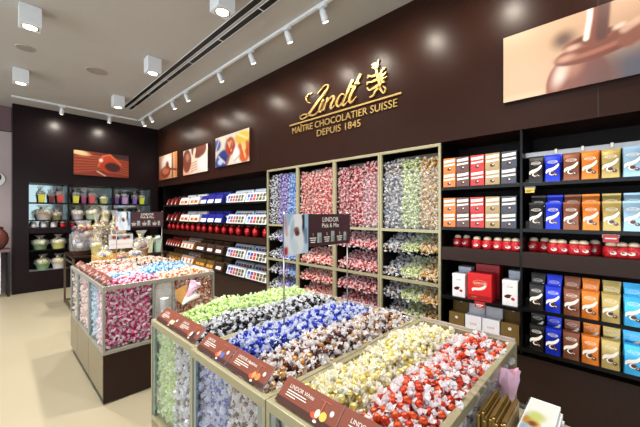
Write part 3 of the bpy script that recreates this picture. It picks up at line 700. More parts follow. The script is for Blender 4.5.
# ---- tall pick and mix signs on two poles
def pick_sign(x, y0, y1, ym, z0, z1, label, zb):
    t = thing('pick_and_mix_sign', label, 'sign', (x, (y0+y1)/2, zb), 'two pole signs over the truffle bins')
    for y in (y0+.012, y1-.012): MB().tube([(x-.008, y, zb), (x-.008, y, z1+.01)], .0045, 8).build('pole', M['chrome'], t)
    pn = MB().box(x-.004, x+.004, ym, y1, z0, z1).build('panel', M['sign'], t)
    MB().box(x-.004, x+.004, y0, ym-.0005, z0-.03, z1).build('picture_panel', colmat((60, 70, 84), .4), t)
    p = Paint(ym-y0, z1-z0+.03, 40, 44, (206, 226, 240)); p.grad((214, 232, 246), (170, 206, 232), 1.2)
    p.poly(.62, .8, .3, 1.1, (236, 244, 250), .04); p.band([(.78, .95), (.8, .35), (.72, .25)], .05, (46, 50, 66), .4); p.band([(.88, .6), (.9, .3)], .06, (120, 150, 180), .6)
    p.ell(.42, .35, .4, .42, (244, 249, 252), 10, .15); p.ell(.5, .78, .24, .24, (250, 252, 254), -10, .15); p.ell(.33, .6, .08, .3, (184, 212, 232), -6, .4)
    p.ell(.5, .60, .11, .08, (150, 90, 76), 0, .3); p.ell(.53, .52, .10, .07, (96, 54, 48), 0, .3); p.ell(.42, .2, .14, .22, (220, 236, 246), 20, .4)
    p.poly(0, .16, 0, .2, (190, 40, 48), .05); p.band([(.05, .9), (.12, .5)], .04, (230, 120, 110), .6, .6)
    p.mesh('picture', (x+.0045, y0, z0-.03), (0, 1, 0), (0, 0, 1), t)
    w = y1-ym; g = MB()
    for s, sz, z in (('LINDOR', .040, z1-.046), ('Pick & Mix', .036, z1-.080)): g.merge(text(s, sz), lambda p: (x+.0046, ym+w*.5+p[0], z+p[2]))
    for k in range(3):
        yc = ym+w*(.09+.31*k); g.merge(text(str(k+1), .022), lambda p: (x+.0046, yc+.005+p[0], z0+.062+p[2]))
        for j in range(3): g.add([(x+.0046, yc-.022+.004*j, z0+.052-.012*j), (x+.0046, yc+.030-.004*j, z0+.052-.012*j), (x+.0046, yc+.030-.004*j, z0+.047-.012*j), (x+.0046, yc-.022+.004*j, z0+.047-.012*j)], [(0, 1, 2, 3)])
    g.build('lettering', M['text'], pn)
    for k in range(3):
        q = MB(); yc = ym+w*(.24+.31*k); h = (.058, .064, .054)[k]; b = .034-.004*k
        q.box(x+.004, x+.0052, yc-b*.5, yc+b*.5, z0+.02, z0+.02+h, 0); q.box(x+.0052, x+.0056, yc-b*.1, yc+b*.55, z0+.02, z0+.02+h*.6, 1)
        q.build('pack_print', [colmat((150, 160, 158), .4), colmat((120, 132, 132), .4)], pn)
pick_sign(-1.262, 1.045, 1.60, 1.222, 1.41, 1.597, 'dark aubergine pick and mix sign on poles over blue truffles', .94)
pick_sign(-4.23, .985, 1.51, 1.135, 1.432, 1.622, 'dark aubergine pick and mix sign on poles over the farther island', .97)
# ================================================================== TOWERS OF TRUFFLE BINS ON THE LONG WALL
TX = (-3.965, -3.26, -2.573, -1.905, -1.222)
ROWS = ((1.195, 1.435, 'upper open bin'), (.925, 1.19, 'second open bin'), (.69, .88, 'third open bin'), (.46, .685, 'lowest open bin'))
TCOL = ((('black', 'black and white'), ('lilac', 'lilac'), ('cornflower', 'blue')), (('striped_red', 'red and white'),)*3, (('deep_red', 'deep red'),)*3,
        (('graphite', 'silver and black'), ('pale_green', 'pale green'), ('amber', 'amber gold')))
TL = ('next to the gift boxes', 'second from the corner side', 'third from the corner side', 'beside the boxed truffles')
def fill(P, fl, label, group, lib=LO, scale=1.0):
    fm, wm = FL[fl]; V, T, I = fill_arrays(P, lib, scale, len(fm)); off = np.array([V[:, 0].mean(), V[:, 1].mean(), V[:, 2].min()])
    o = bpy.data.objects.new('truffle_fill', mesh_arr('truffle_fill', V-off, T, I, fm+[wm])); COL.objects.link(o); o.location = off
    tag(o, label, 'chocolates', group, 'stuff')
for c in range(4):
    x0, x1 = TX[c]+.001, TX[c+1]-.001
    t = thing('truffle_tower', 'khaki framed wall tower of truffle bins, %s' % TL[c], 'display shelving', ((x0+x1)/2, 3.2, 0), 'truffle towers on the long wall')
    f = MB(); w = .024
    for a in (x0, x1-w): f.box(a, a+w, YW, YW+.03, .02, 2.275)
    f.box(x0+w, x1-w, YW, YW+.03, 2.245, 2.275)
    f.build('frame', M['khaki'], t, bevel=.002)
    for z in (1.41, .888, .42):
        MB().box(x0+w, x1-w, YW+.002, YW+.03, z, z+.03).build('shelf_edge', M['khaki'], t)
        MB().box(x0+w, x1-w, YW+.0305, YB-.01, z+.004, z+.026).build('shelf', M['recess'], t)
    MB().box(x0+.002, x0+.016, YW+.0305, YB-.01, .02, 2.272).box(x1-.016, x1-.002, YW+.0305, YB-.01, .02, 2.272).box(x0+.016, x1-.016, YB-.022, YB-.01, .02, 2.272).build('carcass', M['recess'], t)
    MB().box(x0+w, x1-w, YW+.01, YW+.028, .02, .415).build('kick_panel', M['fascia'], t)
    a = MB().box(x0+w, x1-w, 2.982, 2.986, 1.442, 2.17); wd = (x1-x0-2*w)/3
    for k in (1, 2): a.box(x0+w+wd*k-.0015, x0+w+wd*k+.0015, 2.987, 3.22, 1.442, 2.20)
    a.build('tube_front', M['tube'], t)
    MB().box(x0+w, x1-w, 3.24, 3.25, 1.442, 2.24).build('tube_back', colmat((120, 106, 88), .5), t)
    for zb, zt, nm in ROWS:
        a = MB().box(x0+w, x1-w, 2.975, 2.979, zb, zb+.055).box(x0+w, x1-w, 2.98, 3.36, zb-.005, zb)
        for k in (1, 2): a.add([(x0+w+wd*k, 2.981, zb+.001), (x0+w+wd*k, 3.34, zb+.001), (x0+w+wd*k, 3.34, zb+.19), (x0+w+wd*k, 2.981, zb+.06)], [(0, 1, 2, 3)])
        a.build('bin_tray', M['tube'], t)
    for k, (fl, cw) in enumerate(TCOL[c]):
        a, b = x0+w+wd*k+.014, x0+w+wd*(k+1)-.014
        place = ('first', 'middle', 'last')[k]
        top = 2.135+random.uniform(-.02, .02)
        P = [(u, 3.008+random.uniform(-.005, .008), v) for u, v in darts(a, b, 1.465, top, .0275, 10)]+[(u, 3.032, v) for u, v in darts(a, b, 1.465, top, .029, 8)]
        P += [(u, v, top+.02+.05*(v-3.0)) for u, v in darts(a, b, 3.01, 3.2, .03, 8)]
        fill(P, fl, '%s truffles filling the %s tall tube of the tower %s' % (cw, place, TL[c].split(',')[0]), 'truffle fills of the wall towers')
        for zb, zt, nm in ROWS:
            zf = lambda y: zb+.055+(y-2.995)*.36
            P = [(u, v, zf(v)+random.uniform(-.008, .012)) for u, v in darts(a, b, 2.995, 3.33, .028, 10)]+[(u, v, zf(v)-.02) for u, v in darts(a, b, 2.995, 3.33, .030, 8)]
            P += [(u, 2.996, v) for u, v in darts(a, b, zb+.015, zb+.05, .028, 10)]
            fill(P, fl, '%s truffles, %s of %s, tower %s' % (cw, place, nm, TL[c].split(',')[0]), 'truffle fills of the wall towers')

# ================================================================== SHELVING
def shelving(x0, x1, label, tops, fz, sides, riser=True, strip=False):
    t = thing('wall_shelving', label, 'shelving', ((x0+x1)/2, 3.2, 0))
    for z in tops: MB().box(x0, x1, YW+.003, YB-.012, z-.030, z).build('shelf', M['shelf'], t, bevel=.002)
    MB().box(x0, x1, YW+.001, YB-.012, fz[0], fz[1]).build('tin_ledge', M['fascia'], t, bevel=.002)
    MB().box(x0, x1, YB-.011, YB-.003, .465, 2.278).build('back_panel', M['recess'], t)
    b = MB()
    for a, c in sides: b.box(a, c, YW+.006, YB-.0112, .465, 2.278)
    b.build('upright', M['shelf'], t)
    if strip:
        MB().box(x0+.002, x1, YW+.10, YW+.12, 2.060, 2.098).build('light_rail', M['grey_strip'], t)
        k = MB()
        for i in range(8): k.box(x0+.2+.16*i, x0+.215+.16*i, YW+.09, YW+.1, 2.07, 2.105)
        k.build('rail_clip', M['chrome'], t)
    return t
shelving(-1.215, -.575, 'dark shelving with boxed truffles beside the truffle towers', (1.848, 1.474, .828, .512), (1.165, 1.284), ((-1.219, -1.2155),))
shelving(-.557, 1.3, 'dark shelving with stand-up truffle bags', (1.848, 1.480, .842, .518), (1.165, 1.290), ((-.574, -.558),), strip=True)
shelving(-8.25, -3.985, 'long dark shelving with chocolate gift boxes next to the corner', (1.80, 1.425, .82, .50), (1.10, 1.203), ((-3.984, -3.968), (-8.27, -8.251)))

# ---- stand-up bags
def bag_mesh(col, metal=.35):
    w, h, d = .100, .205, .050
    b = MB(); n = 9; yf = lambda z: -(d/2*(1-(min(z, h)/h)**2.4)+.0015)
    rows = []
    for i in range(n):
        z = h*.93*i/(n-1); e = -yf(z); wx = w/2*(1-.05*math.sin(PI*i/(n-1)))
        rows.append([(-wx, -e*.55, z), (-wx*.9, -e, z), (-wx*.3, -e*1.06, z), (wx*.3, -e*1.06, z), (wx*.9, -e, z), (wx, -e*.55, z), (wx, e*.55, z), (wx*.9, e, z), (-wx*.9, e, z), (-wx, e*.55, z)])
    v = [p for r in rows for p in r]; m = 10
    f = [(i*m+k, i*m+(k+1) % m, (i+1)*m+(k+1) % m, (i+1)*m+k) for i in range(n-1) for k in range(m)]+[tuple(reversed(range(m))), tuple((n-1)*m+k for k in range(m))]
    b.add(v, f, 0)
    fr = lambda x, z, o=.0022: (x, yf(z)*1.06-o, z)
    # white ribbon swirl
    pts = [(-.040, .062), (-.036, .078), (-.022, .086), (-.004, .090), (.014, .098), (.028, .112), (.038, .128)]; wd = [.010, .020, .022, .022, .022, .020, .012]
    L = []
    for i, (x, z) in enumerate(pts): L += [fr(x-.003, z+wd[i]/2), fr(x+.003, z-wd[i]/2)]
    b.add(L, [(2*i, 2*i+1, 2*i+3, 2*i+2) for i in range(len(pts)-1)], 1)
    for x, z, r, mi, o in ((-.004, .060, .017, 1, .0026), (.0, .062, .013, 2, .0032), (.022, .046, .011, 2, .0028), (.020, .049, .0035, 1, .0036)):
        b.add([fr(x+r*1.1*math.cos(2*PI*k/12), z+r*math.sin(2*PI*k/12), o) for k in range(12)], [tuple(range(12))], mi)
    # oval logo outline with word
    ov = []
    for k in range(20):
        c, s_ = math.cos(2*PI*k/20), math.sin(2*PI*k/20); ov += [fr(.032*c, .148+.012*s_), fr(.0295*c, .148+.0102*s_)]
    b.add(ov, [(2*k, 2*k+1, (2*k+3) % 40, (2*k+2) % 40) for k in range(20)], 1)
    b.merge(text('LINDOR', .0155), lambda p: fr(p[0], p[2]+.1425), 1)
    s = MB(); s.box(-w/2*.99, w/2*.99, -.0022, .0022, h*.93, h)
    for k in range(5): s.box(-w/2*.985, w/2*.985, -.003, .003, h*.94+.0025*k, h*.94+.0008+.0025*k)
    return b, s
BAGC = {'black': ((34, 31, 30), 'black'), 'blue': ((22, 48, 190), 'cobalt blue'), 'brown': ((126, 74, 50), 'milk brown'), 'orange': ((212, 118, 38), 'orange'),
        'gold': ((172, 150, 88), 'gold'), 'pale': ((146, 178, 202), 'pale blue'), 'aqua': ((56, 166, 222), 'aqua blue')}
BAGP = {}
def bag(kind, x, y, z, label):
    if kind not in BAGP:
        c = BAGC[kind][0]; b, s = bag_mesh(c)
        fm = mat('bag_foil_%s' % kind, c, .27, metal=.5, var=.12, scale=25)
        t = thing('truffle_bag', label, 'chocolate bag', (0, 0, 0), 'stand-up truffle bags'); OFF[t.name] = (0, 0, 0)
        b.build('pouch', [fm, M['text'], M['choc']], t); s.build('crimped_seal', fm, t)
        BAGP[kind] = t; t.location = (x, y, z); t.rotation_euler = (0, 0, random.uniform(-.06, .06)); return t
    return dup(BAGP[kind], (x, y, z), random.uniform(-.06, .06), label)
RS = (.03, .058, .07, .088)
bx = (-.466, -.360, -.250, -.143, -.034, .076)
for r, (z, rn) in enumerate(((1.848, 'top'), (1.480, 'second'), (.842, 'third'), (.518, 'lowest'))):
    kinds = ['black', 'blue', 'brown', 'orange', 'gold', 'pale' if r < 2 else 'aqua']
    for k, x in enumerate(bx):
        bag(kinds[k], x+random.uniform(-.003, .003), 2.984, z+.0005, '%s truffle bag standing at the front of the %s bag shelf' % (BAGC[kinds[k]][1], rn))
        bag(kinds[k], x+random.uniform(-.004, .004), 3.060, z+RS[r]+.0005, '%s truffle bag behind another on the %s bag shelf' % (BAGC[kinds[k]][1], rn))
    b = MB().box(-.55, 1.2, 3.03, 3.12, z+.0005, z+RS[r]); tag(b.build('shelf_riser', M['shelf']), 'black riser step carrying the back bags on the %s bag shelf' % rn, 'shelf riser')

# ---- boxes of truffles in five colours
def cube_box(c, cname, x, z, label):
    w, h, d = .112, .135, .12
    t = thing('truffle_box', label, 'chocolate box', (x, 3.025, z), 'boxed truffles in five colours')
    y = 3.025-d/2
    MB().box(x-w/2, x+w/2, y, y+d, z, z+h).build('carton', colmat(c, .35), t, bevel=.002)
    m = MB()
    for q0, q1, zz, s in ((-.049, .049, .094, .026), (-.049, .049, .062, .017)):
        m.add([(x+q0, y-.0006, z+zz-.004), (x+(q0+q1)/2, y-.0006, z+zz), (x+q1, y-.0006, z+zz+.004), (x+q1, y-.0006, z+zz+.004+s), (x+(q0+q1)/2, y-.0006, z+zz+s-.002), (x+q0, y-.0006, z+zz-.004+s)], [(0, 1, 4, 5), (1, 2, 3, 4)], 0)
    for rx, r, mi, zz, o in ((.0, .019, 1, .032, .0008), (.006, .007, 0, .038, .0012)):
        m.add([(x+rx+r*math.cos(2*PI*k/12), y-o, z+zz+r*.8*math.sin(2*PI*k/12)) for k in range(12)], [tuple(range(12))], mi)
    m.build('printed_front', [M['text'], M['choc']], t)
cc = (((216, 116, 44), 'orange'), ((92, 58, 56), 'plum brown'), ((196, 44, 46), 'red'), ((166, 140, 96), 'beige gold'), ((56, 60, 76), 'slate blue'))
for z, sn in ((1.8485, 'top'), (1.4745, 'second')):
    for k, (c, cn) in enumerate(cc):
        x = -1.148+.1225*k
        cube_box(c, cn, x, z, '%s truffle box, lower of two on the %s box shelf' % (cn, sn))
        cube_box(c, cn, x+random.uniform(-.003, .003), z+.1355, '%s truffle box, upper of two on the %s box shelf' % (cn, sn))

# ---- red tins with cream lids
def tin_proto():
    t = thing('gift_tin', 'x', 'tin', (0, 0, 0), 'red gift tins on the ledge')
    b = MB().lathe([(.036, 0), (.043, .012), (.045, .04), (.043, .068), (.036, .078)], (0, 0, 0), 20, 0); b.build('tin', mat('red_enamel', (198, 22, 34), .3, var=.2, scale=60, spec=.6), t)
    d = MB()
    for j in range(3):
        for k in range(9):
            a = 2*PI*(k+.5*(j % 2))/9; z = .02+.019*j; r = .0456 if j == 1 else .0442
            d.lathe([(.0058, -.0004), (.0058, .0004)], (0, 0, 0), 8, 0)
            n = len(d.v)-16
            for i in range(n, len(d.v)):
                p = d.v[i]; d.v[i] = (r*math.cos(a)-p[0]*math.sin(a)+p[2]*math.cos(a), r*math.sin(a)+p[0]*math.cos(a)+p[2]*math.sin(a), z+p[1])
    d.build('dot_print', mat('dark_red_dots', (120, 8, 20), .4), t)
    MB().lathe([(.022, .0785), (.030, .084), (.031, .092), (.026, .102), (.016, .109), (.002, .111)], (0, 0, 0), 20, 0).build('lid', mat('cream_lid', (226, 206, 176), .5), t)
    o = MB().add([(.019*math.cos(2*PI*k/16), -.0475+.004*abs(math.cos(2*PI*k/16)), .034+.0115*math.sin(2*PI*k/16)) for k in range(16)], [tuple(range(16))]); o.build('oval_label', M['text'], t)
    return t
tin0 = tin_proto(); ords = ('first', 'second', 'third', 'fourth', 'fifth', 'sixth', 'seventh', 'eighth', 'ninth', 'tenth', 'eleventh', 'twelfth', 'thirteenth', 'fourteenth', 'fifteenth', 'sixteenth')
def px_at_y(px, y):
    a = (px-320)/312; fwd = (-.6904, .7234); rt = (.7234, .6904); d = (fwd[0]+a*rt[0], fwd[1]+a*rt[1]); return d[0]*y/d[1]
first = True
for pxs, z, nm in (((458, 467, 477, 487.5, 498, 507.5, 516), 1.2845, 'ledge under the boxed truffles'), ((534, 545, 554, 562, 574.5, 583.5, 595, 611, 622, 634), 1.2905, 'ledge under the bags')):
    for k, q in enumerate(pxs):
        back = (nm.endswith('bags') and k in (0, 1, 6)) or (nm.endswith('truffles') and k < 2)
        y = 3.13 if back else 3.02; x = px_at_y(q, y); l = 'red cream-lidded tin, %s from the towers, %s' % (ords[k], nm)
        if first: tin0.location = (x, y, z); tin0['label'] = l; first = False
        else: dup(tin0, (x, y, z), random.uniform(-.3, .5), l)

# ---- white and red gift boxes below the tin ledge
def gift_box(name, x, y, z, w, h, d, c, label, art, cat='gift box'):
    t = thing(name, label, cat, (x, y, z))
    MB().box(x-w/2, x+w/2, y-d/2, y+d/2, z, z+h*.86).build('carton', colmat(c, .4), t, bevel=.002)
    MB().box(x-w/2-.0012, x+w/2+.0012, y-d/2-.0012, y+d/2+.0012, z+h*.862, z+h).build('lid', colmat(c, .4), t, bevel=.002)
    f = y-d/2-.0008; m = MB()
    if art == 'cherry':
        for dx, dz, rx, rz, mi, o in ((-.018, .075, .024, .014, 1, 0), (.022, .060, .014, .013, 2, .0004), (-.006, .088, .02, .006, 1, .0002)):
            m.add([(x+dx+rx*math.cos(2*PI*k/14), f-o, z+dz+rz*math.sin(2*PI*k/14)) for k in range(14)], [tuple(range(14))], mi)
        m.merge(text('Lindt', .02, shear=.3), lambda p: (x+p[0], f, z+h*.72+p[2]), 1)
    if art == 'script':
        pts = [(-.06, .085), (-.045, .098), (-.02, .10), (.01, .104), (.04, .12), (.055, .145)]
        m.add([q for (a, b) in pts for q in ((x+a-.004, f, z+b+.011), (x+a+.004, f, z+b-.011))], [(2*i, 2*i+1, 2*i+3, 2*i+2) for i in range(5)], 0)
        m.merge(text('LINDOR', .026), lambda p: (x+p[0]+.005, f, z+.145+p[2]), 0)
        ov = []
        for k in range(24):
            a = 2*PI*k/24; ov += [(x+.005+.058*math.cos(a), f, z+.155+.026*math.sin(a)), (x+.005+.054*math.cos(a), f, z+.155+.023*math.sin(a))]
        m.add(ov, [(2*k, 2*k+1, (2*k+3) % 48, (2*k+2) % 48) for k in range(24)], 3)
        m.add([(x-w/2+.004, f, z+.012), (x+w/2-.004, f, z+.012), (x+w/2-.004, f, z+.045), (x-w/2+.004, f, z+.045)], [(0, 1, 2, 3)], 4)
        m.merge(text('Lindt', .022, shear=.3), lambda p: (x-.045+p[0], f-.0006, z+.021+p[2]), 3)
    if art == 'plain': m.merge(text('Lindt', .018, shear=.3), lambda p: (x+p[0], f, z+h*.6+p[2]), 3)
    m.build('printed_front', [M['text'], M['choc'], colmat((186, 40, 44), .4), colmat((214, 186, 120), .4, .5), colmat((150, 20, 26), .4)], t)
gift_box('gift_box', -1.068, 3.03, .8285, .112, .212, .10, (232, 228, 230), 'white gift box with cherry print beside the truffle towers', 'cherry')
gift_box('gift_box', -1.060, 3.17, .8285, .112, .262, .10, (196, 204, 222), 'taller pale box behind the white cherry box by the towers', 'plain')
gift_box('gift_box', -.888, 3.04, .8285, .196, .238, .13, (206, 26, 32), 'large red gift box with white script between two white boxes', 'script')
gift_box('gift_box', -.870, 3.22, .8285, .196, .300, .13, (170, 18, 28), 'red gift box standing behind the large red one', 'script')
gift_box('gift_box', -.652, 3.03, .8285, .112, .212, .10, (232, 228, 230), 'white gift box with cherry print next to the black pillar', 'cherry')
gift_box('gift_box', -.634, 3.17, .8285, .112, .275, .10, (196, 204, 222), 'taller pale box behind the white cherry box by the pillar', 'plain')
t = thing('price_tag', 'red price tag hanging under the large red gift box', 'price tag', (-.875, 2.945, .79))
MB().box(-.915, -.835, 2.9435, 2.9465, .775, .826).build('card', colmat((176, 40, 46), .4), t)
MB().box(-.903, -.847, 2.9428, 2.9433, .795, .803).box(-.903, -.86, 2.9428, 2.9433, .783, .788).build('printed_line', M['text'], t)
MB().box(-.920, -.830, 2.9470, 2.9505, .80, .827).build('holder', M['acrylic'], t)
t = thing('price_tag', 'red price tag on the second bag shelf below the gold bag', 'price tag', (-.04, 2.945, 1.41))
MB().box(-.075, .005, 2.9435, 2.9465, 1.40, 1.452).build('card', colmat((176, 40, 46), .4), t)
MB().box(-.064, -.006, 2.9428, 2.9433, 1.423, 1.431).build('printed_line', M['text'], t)
MB().box(-.080, .010, 2.9470, 2.9505, 1.43, 1.455).build('holder', M['acrylic'], t)
t = thing('price_tag', 'small yellow price tag under the top bag shelf by the pillar', 'price tag', (-.50, 2.945, 1.77))
MB().box(-.535, -.475, 2.9435, 2.9465, 1.765, 1.80).build('card', colmat((222, 186, 60), .4), t)
MB().box(-.528, -.482, 2.9428, 2.9433, 1.782, 1.788).box(-.528, -.50, 2.9428, 2.9433, 1.772, 1.777).build('printed_line', colmat((90, 60, 30), .4), t)
MB().box(-.54, -.47, 2.9470, 2.9505, 1.785, 1.815).build('holder', M['acrylic'], t)
def open_box(x, z, c, label, sticker, w=.135):
    t = thing('display_carton', label, 'carton', (x, 3.06, z), 'display cartons on the lower box shelf')
    b = MB(); y0, y1 = 2.99, 3.12
    b.box(x-w/2, x+w/2, y0, y0+.003, z, z+.165); b.box(x-w/2, x+w/2, y1-.003, y1, z, z+.285); b.box(x-w/2, x+w/2, y0+.0031, y1-.0031, z, z+.003)
    for e in (-1, 1):
        q = [(y0+.003, z+.003), (y1-.003, z+.003), (y1-.003, z+.285), (y1-.018, z+.285), (y1-.03, z+.165), (y0+.003, z+.165)]
        b.add([(x+e*w/2, a, c_) for a, c_ in q]+[(x+e*(w/2-.002), a, c_) for a, c_ in q], [tuple(range(6)), tuple(reversed(range(6, 12)))]+[(k, k+6, (k+1) % 6+6, (k+1) % 6) for k in range(6)])
    b.build('carton', c, t)
    i = MB()
    for k in range(4): i.box(x-w/2+.006, x+w/2-.006, y0+.008+.028*k, y0+.030+.028*k, z+.004, z+.150)
    i.build('wrapped_bar', colmat((140, 112, 66) if sticker else (226, 226, 232), .3, .4 if sticker else 0), t)
    if sticker:
        for yy, zz in ((y0-.0006, .12), (y1-.0036, .245)):
            MB().add([(x+.013*math.cos(2*PI*k/16), yy, z+zz+.013*math.sin(2*PI*k/16)) for k in range(16)], [tuple(range(16))]).build('sticker', M['text'], t)
    else:
        MB().merge(text('Lindt', .028, shear=.3), lambda p: (x+p[0], y0-.0006, z+.085+p[2])).build('lettering', colmat((206, 60, 60), .4), t)
gcard = mat('gold_card', (138, 112, 66), .35, metal=.4, var=.08); wcard = mat('white_card', (232, 232, 240), .45, var=.02)
open_box(-1.090, .5125, gcard, 'gold display carton with round sticker by the truffle towers', True)
open_box(-.945, .5125, wcard, 'white display carton with red script, nearer the towers', False)
open_box(-.800, .5125, wcard, 'white display carton with red script, nearer the pillar', False)
open_box(-.655, .5125, gcard, 'gold display carton with round stickers by the black pillar', True)
# ---- gift boxes on the long shelving by the corner
TRP = {}
def tray(kind, w, h, x, y, z, label):
    key = (kind, w, h)
    if key not in TRP:
        t = thing('gift_tray_box', label, 'chocolate box', (0, 0, 0), 'chocolate boxes on the long shelving'); d = .11; OFF[t.name] = (0, 0, 0)
        body = {'white': (222, 226, 230), 'print': (232, 222, 210), 'blue': (28, 34, 132), 'wine': (110, 34, 36), 'ochre': (196, 122, 62), 'cocoa': (66, 42, 32), 'olive': (104, 82, 44)}[kind]
        sl = .045
        b = MB(); v = [(-w/2, -d/2, 0), (w/2, -d/2, 0), (w/2, d/2, 0), (-w/2, d/2, 0), (-w/2, -d/2+sl, h), (w/2, -d/2+sl, h), (w/2, d/2, h), (-w/2, d/2, h)]
        b.add(v, [(0, 3, 2, 1), (4, 5, 6, 7), (0, 1, 5, 4), (1, 2, 6, 5), (2, 3, 7, 6), (3, 0, 4, 7)]); b.build('carton', colmat(body, .35), t, bevel=.0025)
        f = lambda u, zz, o=.001: (u, -d/2+sl*zz/h-o, zz)
        def rect(m, a, c, z0, z1, mi, o=.001): m.add([f(a, z0, o), f(c, z0, o), f(c, z1, o), f(a, z1, o)], [(0, 1, 2, 3)], mi)
        def disc(m, u, zz, r, mi, o=.001): m.add([f(u+r*math.cos(2*PI*k/12), zz+r*math.sin(2*PI*k/12), o) for k in range(12)], [tuple(range(12))], mi)
        m = MB(); cols = [(46, 66, 150), (110, 160, 210), (176, 50, 46), (90, 96, 52), (70, 46, 36), (214, 150, 60), (236, 236, 238), (206, 82, 44)]
        if kind == 'white':
            n = 6
            for k in range(n):
                a = -w/2+.03+(w-.05)*k/n; q = (w-.05)/n*.80
                rect(m, a, a+q, h*.10, h*.47, (1, 2, 2, 3, 4, 3)[k]); rect(m, a, a+q, h*.51, h*.90, (0, 0, 2, 4, 3, 4)[k])
        elif kind == 'print':
            rect(m, -w*.34, w*.40, h*.20, h*.62, 7)
            for k in range(5): disc(m, -w*.28+w*.15*k, h*.42, h*.17, (4, 5, 6, 4, 2)[k], .0018)
        elif kind == 'blue': rect(m, -w*.42, w*.42, h*.06, h*.55, 6); disc(m, 0, h*.3, h*.14, 1, .0018)
        elif kind == 'ochre':
            rect(m, -w*.47, w*.47, h*.1, h*.8, 6)
            for k in range(3): disc(m, -w*.3+w*.3*k, h*.45, h*.30, (4, 7, 4)[k], .0018); disc(m, -w*.3+w*.3*k, h*.45, h*.14, 5, .0024)
        elif kind == 'wine': rect(m, -w*.2, w*.3, h*.5, h*.85, 7); disc(m, 0, h*.3, w*.25, 6)
        elif kind == 'cocoa': rect(m, -w*.3, w*.34, h*.22, h*.62, 6); disc(m, w*.1, h*.42, h*.12, 4, .0018)
        else: rect(m, -w*.4, w*.4, h*.2, h*.55, 5); disc(m, 0, h*.4, h*.14, 4, .0018)
        m.build('printed_front', [colmat(c, .4) for c in cols], t)
        p = MB(); n = max(2, int(w/.06))
        for k in range(n): p.box(-w/2+.006+w*k/n, -w/2+w*(k+1)/n-.004, -d/2+sl+.008, d/2-.006, h+.0005, h+.022)
        p.build('pack_top', colmat({'white': (168, 184, 204), 'print': (170, 186, 206), 'blue': (40, 44, 150), 'wine': (86, 36, 36), 'ochre': (150, 160, 170), 'cocoa': (96, 70, 50), 'olive': (120, 92, 50)}[kind], .35), t)
        TRP[key] = t; t.location = (x, y, z); return t
    return dup(TRP[key], (x, y, z), 0, label)
KN = {'white': 'white gift box with coloured squares', 'print': 'cream gift box with orange print', 'blue': 'deep blue gift box with white front', 'wine': 'narrow wine red carton',
      'ochre': 'box with three round chocolate pictures', 'cocoa': 'dark brown box with white packet print', 'olive': 'olive brown carton'}
left_small = [(-8.06, .11, 'wine'), (-7.80, .11, 'wine'), (-7.58, .11, 'wine')]
rowAB = left_small+[(-7.10, .44, 'print'), (-6.60, .44, 'print'), (-6.15, .27, 'blue'), (-5.85, .27, 'blue'), (-5.55, .27, 'blue'), (-4.935, .58, 'white'), (-4.30, .58, 'white')]
rowC = [(-8.10+.14*k, .11, 'wine') for k in range(6)]+[(-6.95, .62, 'ochre'), (-6.32, .44, 'cocoa'), (-5.90, .30, 'cocoa'), (-5.55, .30, 'cocoa'), (-4.935, .58, 'white'), (-4.30, .58, 'white')]
rowD = [(-8.05+.17*k, .14, 'olive') for k in range(5)]+[(-6.95, .62, 'ochre'), (-6.32, .44, 'olive'), (-5.90, .30, 'olive'), (-5.55, .30, 'cocoa'), (-4.935, .58, 'white'), (-4.30, .58, 'white')]
for z, row, sn in ((1.8005, rowAB, 'top'), (1.4255, rowAB, 'second'), (.8205, rowC, 'third'), (.5005, rowD, 'lowest')):
    cnt = {}
    for x, w, k in row:
        h = .14 if z > 1 else .135; n = cnt.get(k, 0); cnt[k] = n+1
        l = '%s, %s such from the corner, %%s row, %s shelf' % (KN[k], ords[n], sn)
        tray(k, w, h, x, 3.02, z, l % 'front')
        tray(k, w, h, x+.02, 3.17, z+.0605, l % 'back')
    tag(MB().box(-8.2, -3.99, 3.11, 3.23, z+.0002, z+.06).build('shelf_riser', M['shelf']), 'black riser step under the back boxes on the %s long shelf' % sn, 'shelf riser')
# red baubles on the ledge
bau = thing('red_bauble', 'x', 'bauble', (0, 0, 0), 'red foil baubles on the long ledge')
MB().ball((0, 0, .086), .062, 20, 12, sz=1.38).build('ball', mat('red_foil', (176, 14, 26), .22, metal=.45, var=.15, coat=.5), bau)
MB().lathe([(.014, .169), (.018, .172), (.017, .180), (.006, .184)], (0, 0, 0), 12).build('cap', M['gold'], bau)
for k in range(16):
    x = -8.02+.262*k; l = 'red foil bauble on the ledge, %s from the room corner, %%s row' % ords[k]
    if k == 0: bau.location = (x, 3.03, 1.2035); bau['label'] = l % 'front'
    else: dup(bau, (x+random.uniform(-.02, .02), 3.03, 1.2035), random.uniform(0, 3), l % 'front')
    dup(bau, (x+.13, 3.17, 1.2035), 1.0, l % 'back', scale=.92)

# ================================================================== GIFT SHELVES ON THE FAR WALL
t = thing('gift_shelving', 'mirror backed gift shelves set into the dark far wall', 'shelving', (-8.77, 1.63, .42))
for z in (1.83, 1.462, .845): MB().box(-8.92, XF-.004, .504, 2.756, z-.022, z).build('shelf', M['shelf'], t)
MB().box(-8.92, XF-.002, .504, 2.756, 1.19, 1.305).build('tin_ledge', M['brown_wall2'], t)
MB().box(-8.92, XF-.01, .504, 2.756, .421, .425).build('base_shelf', M['grey_strip'], t)
MB().box(-8.936, -8.93, .504, 2.756, 1.306, 2.222).build('mirror_back', M['mirror'], t)
MB().box(-8.936, -8.93, .504, 2.756, .426, 1.189).build('lower_back', M['recess'], t)
for y in (1.11, 1.93): MB().box(-8.925, XF-.012, y, y+.04, .426, 2.222).build('divider', M['shelf'], t)

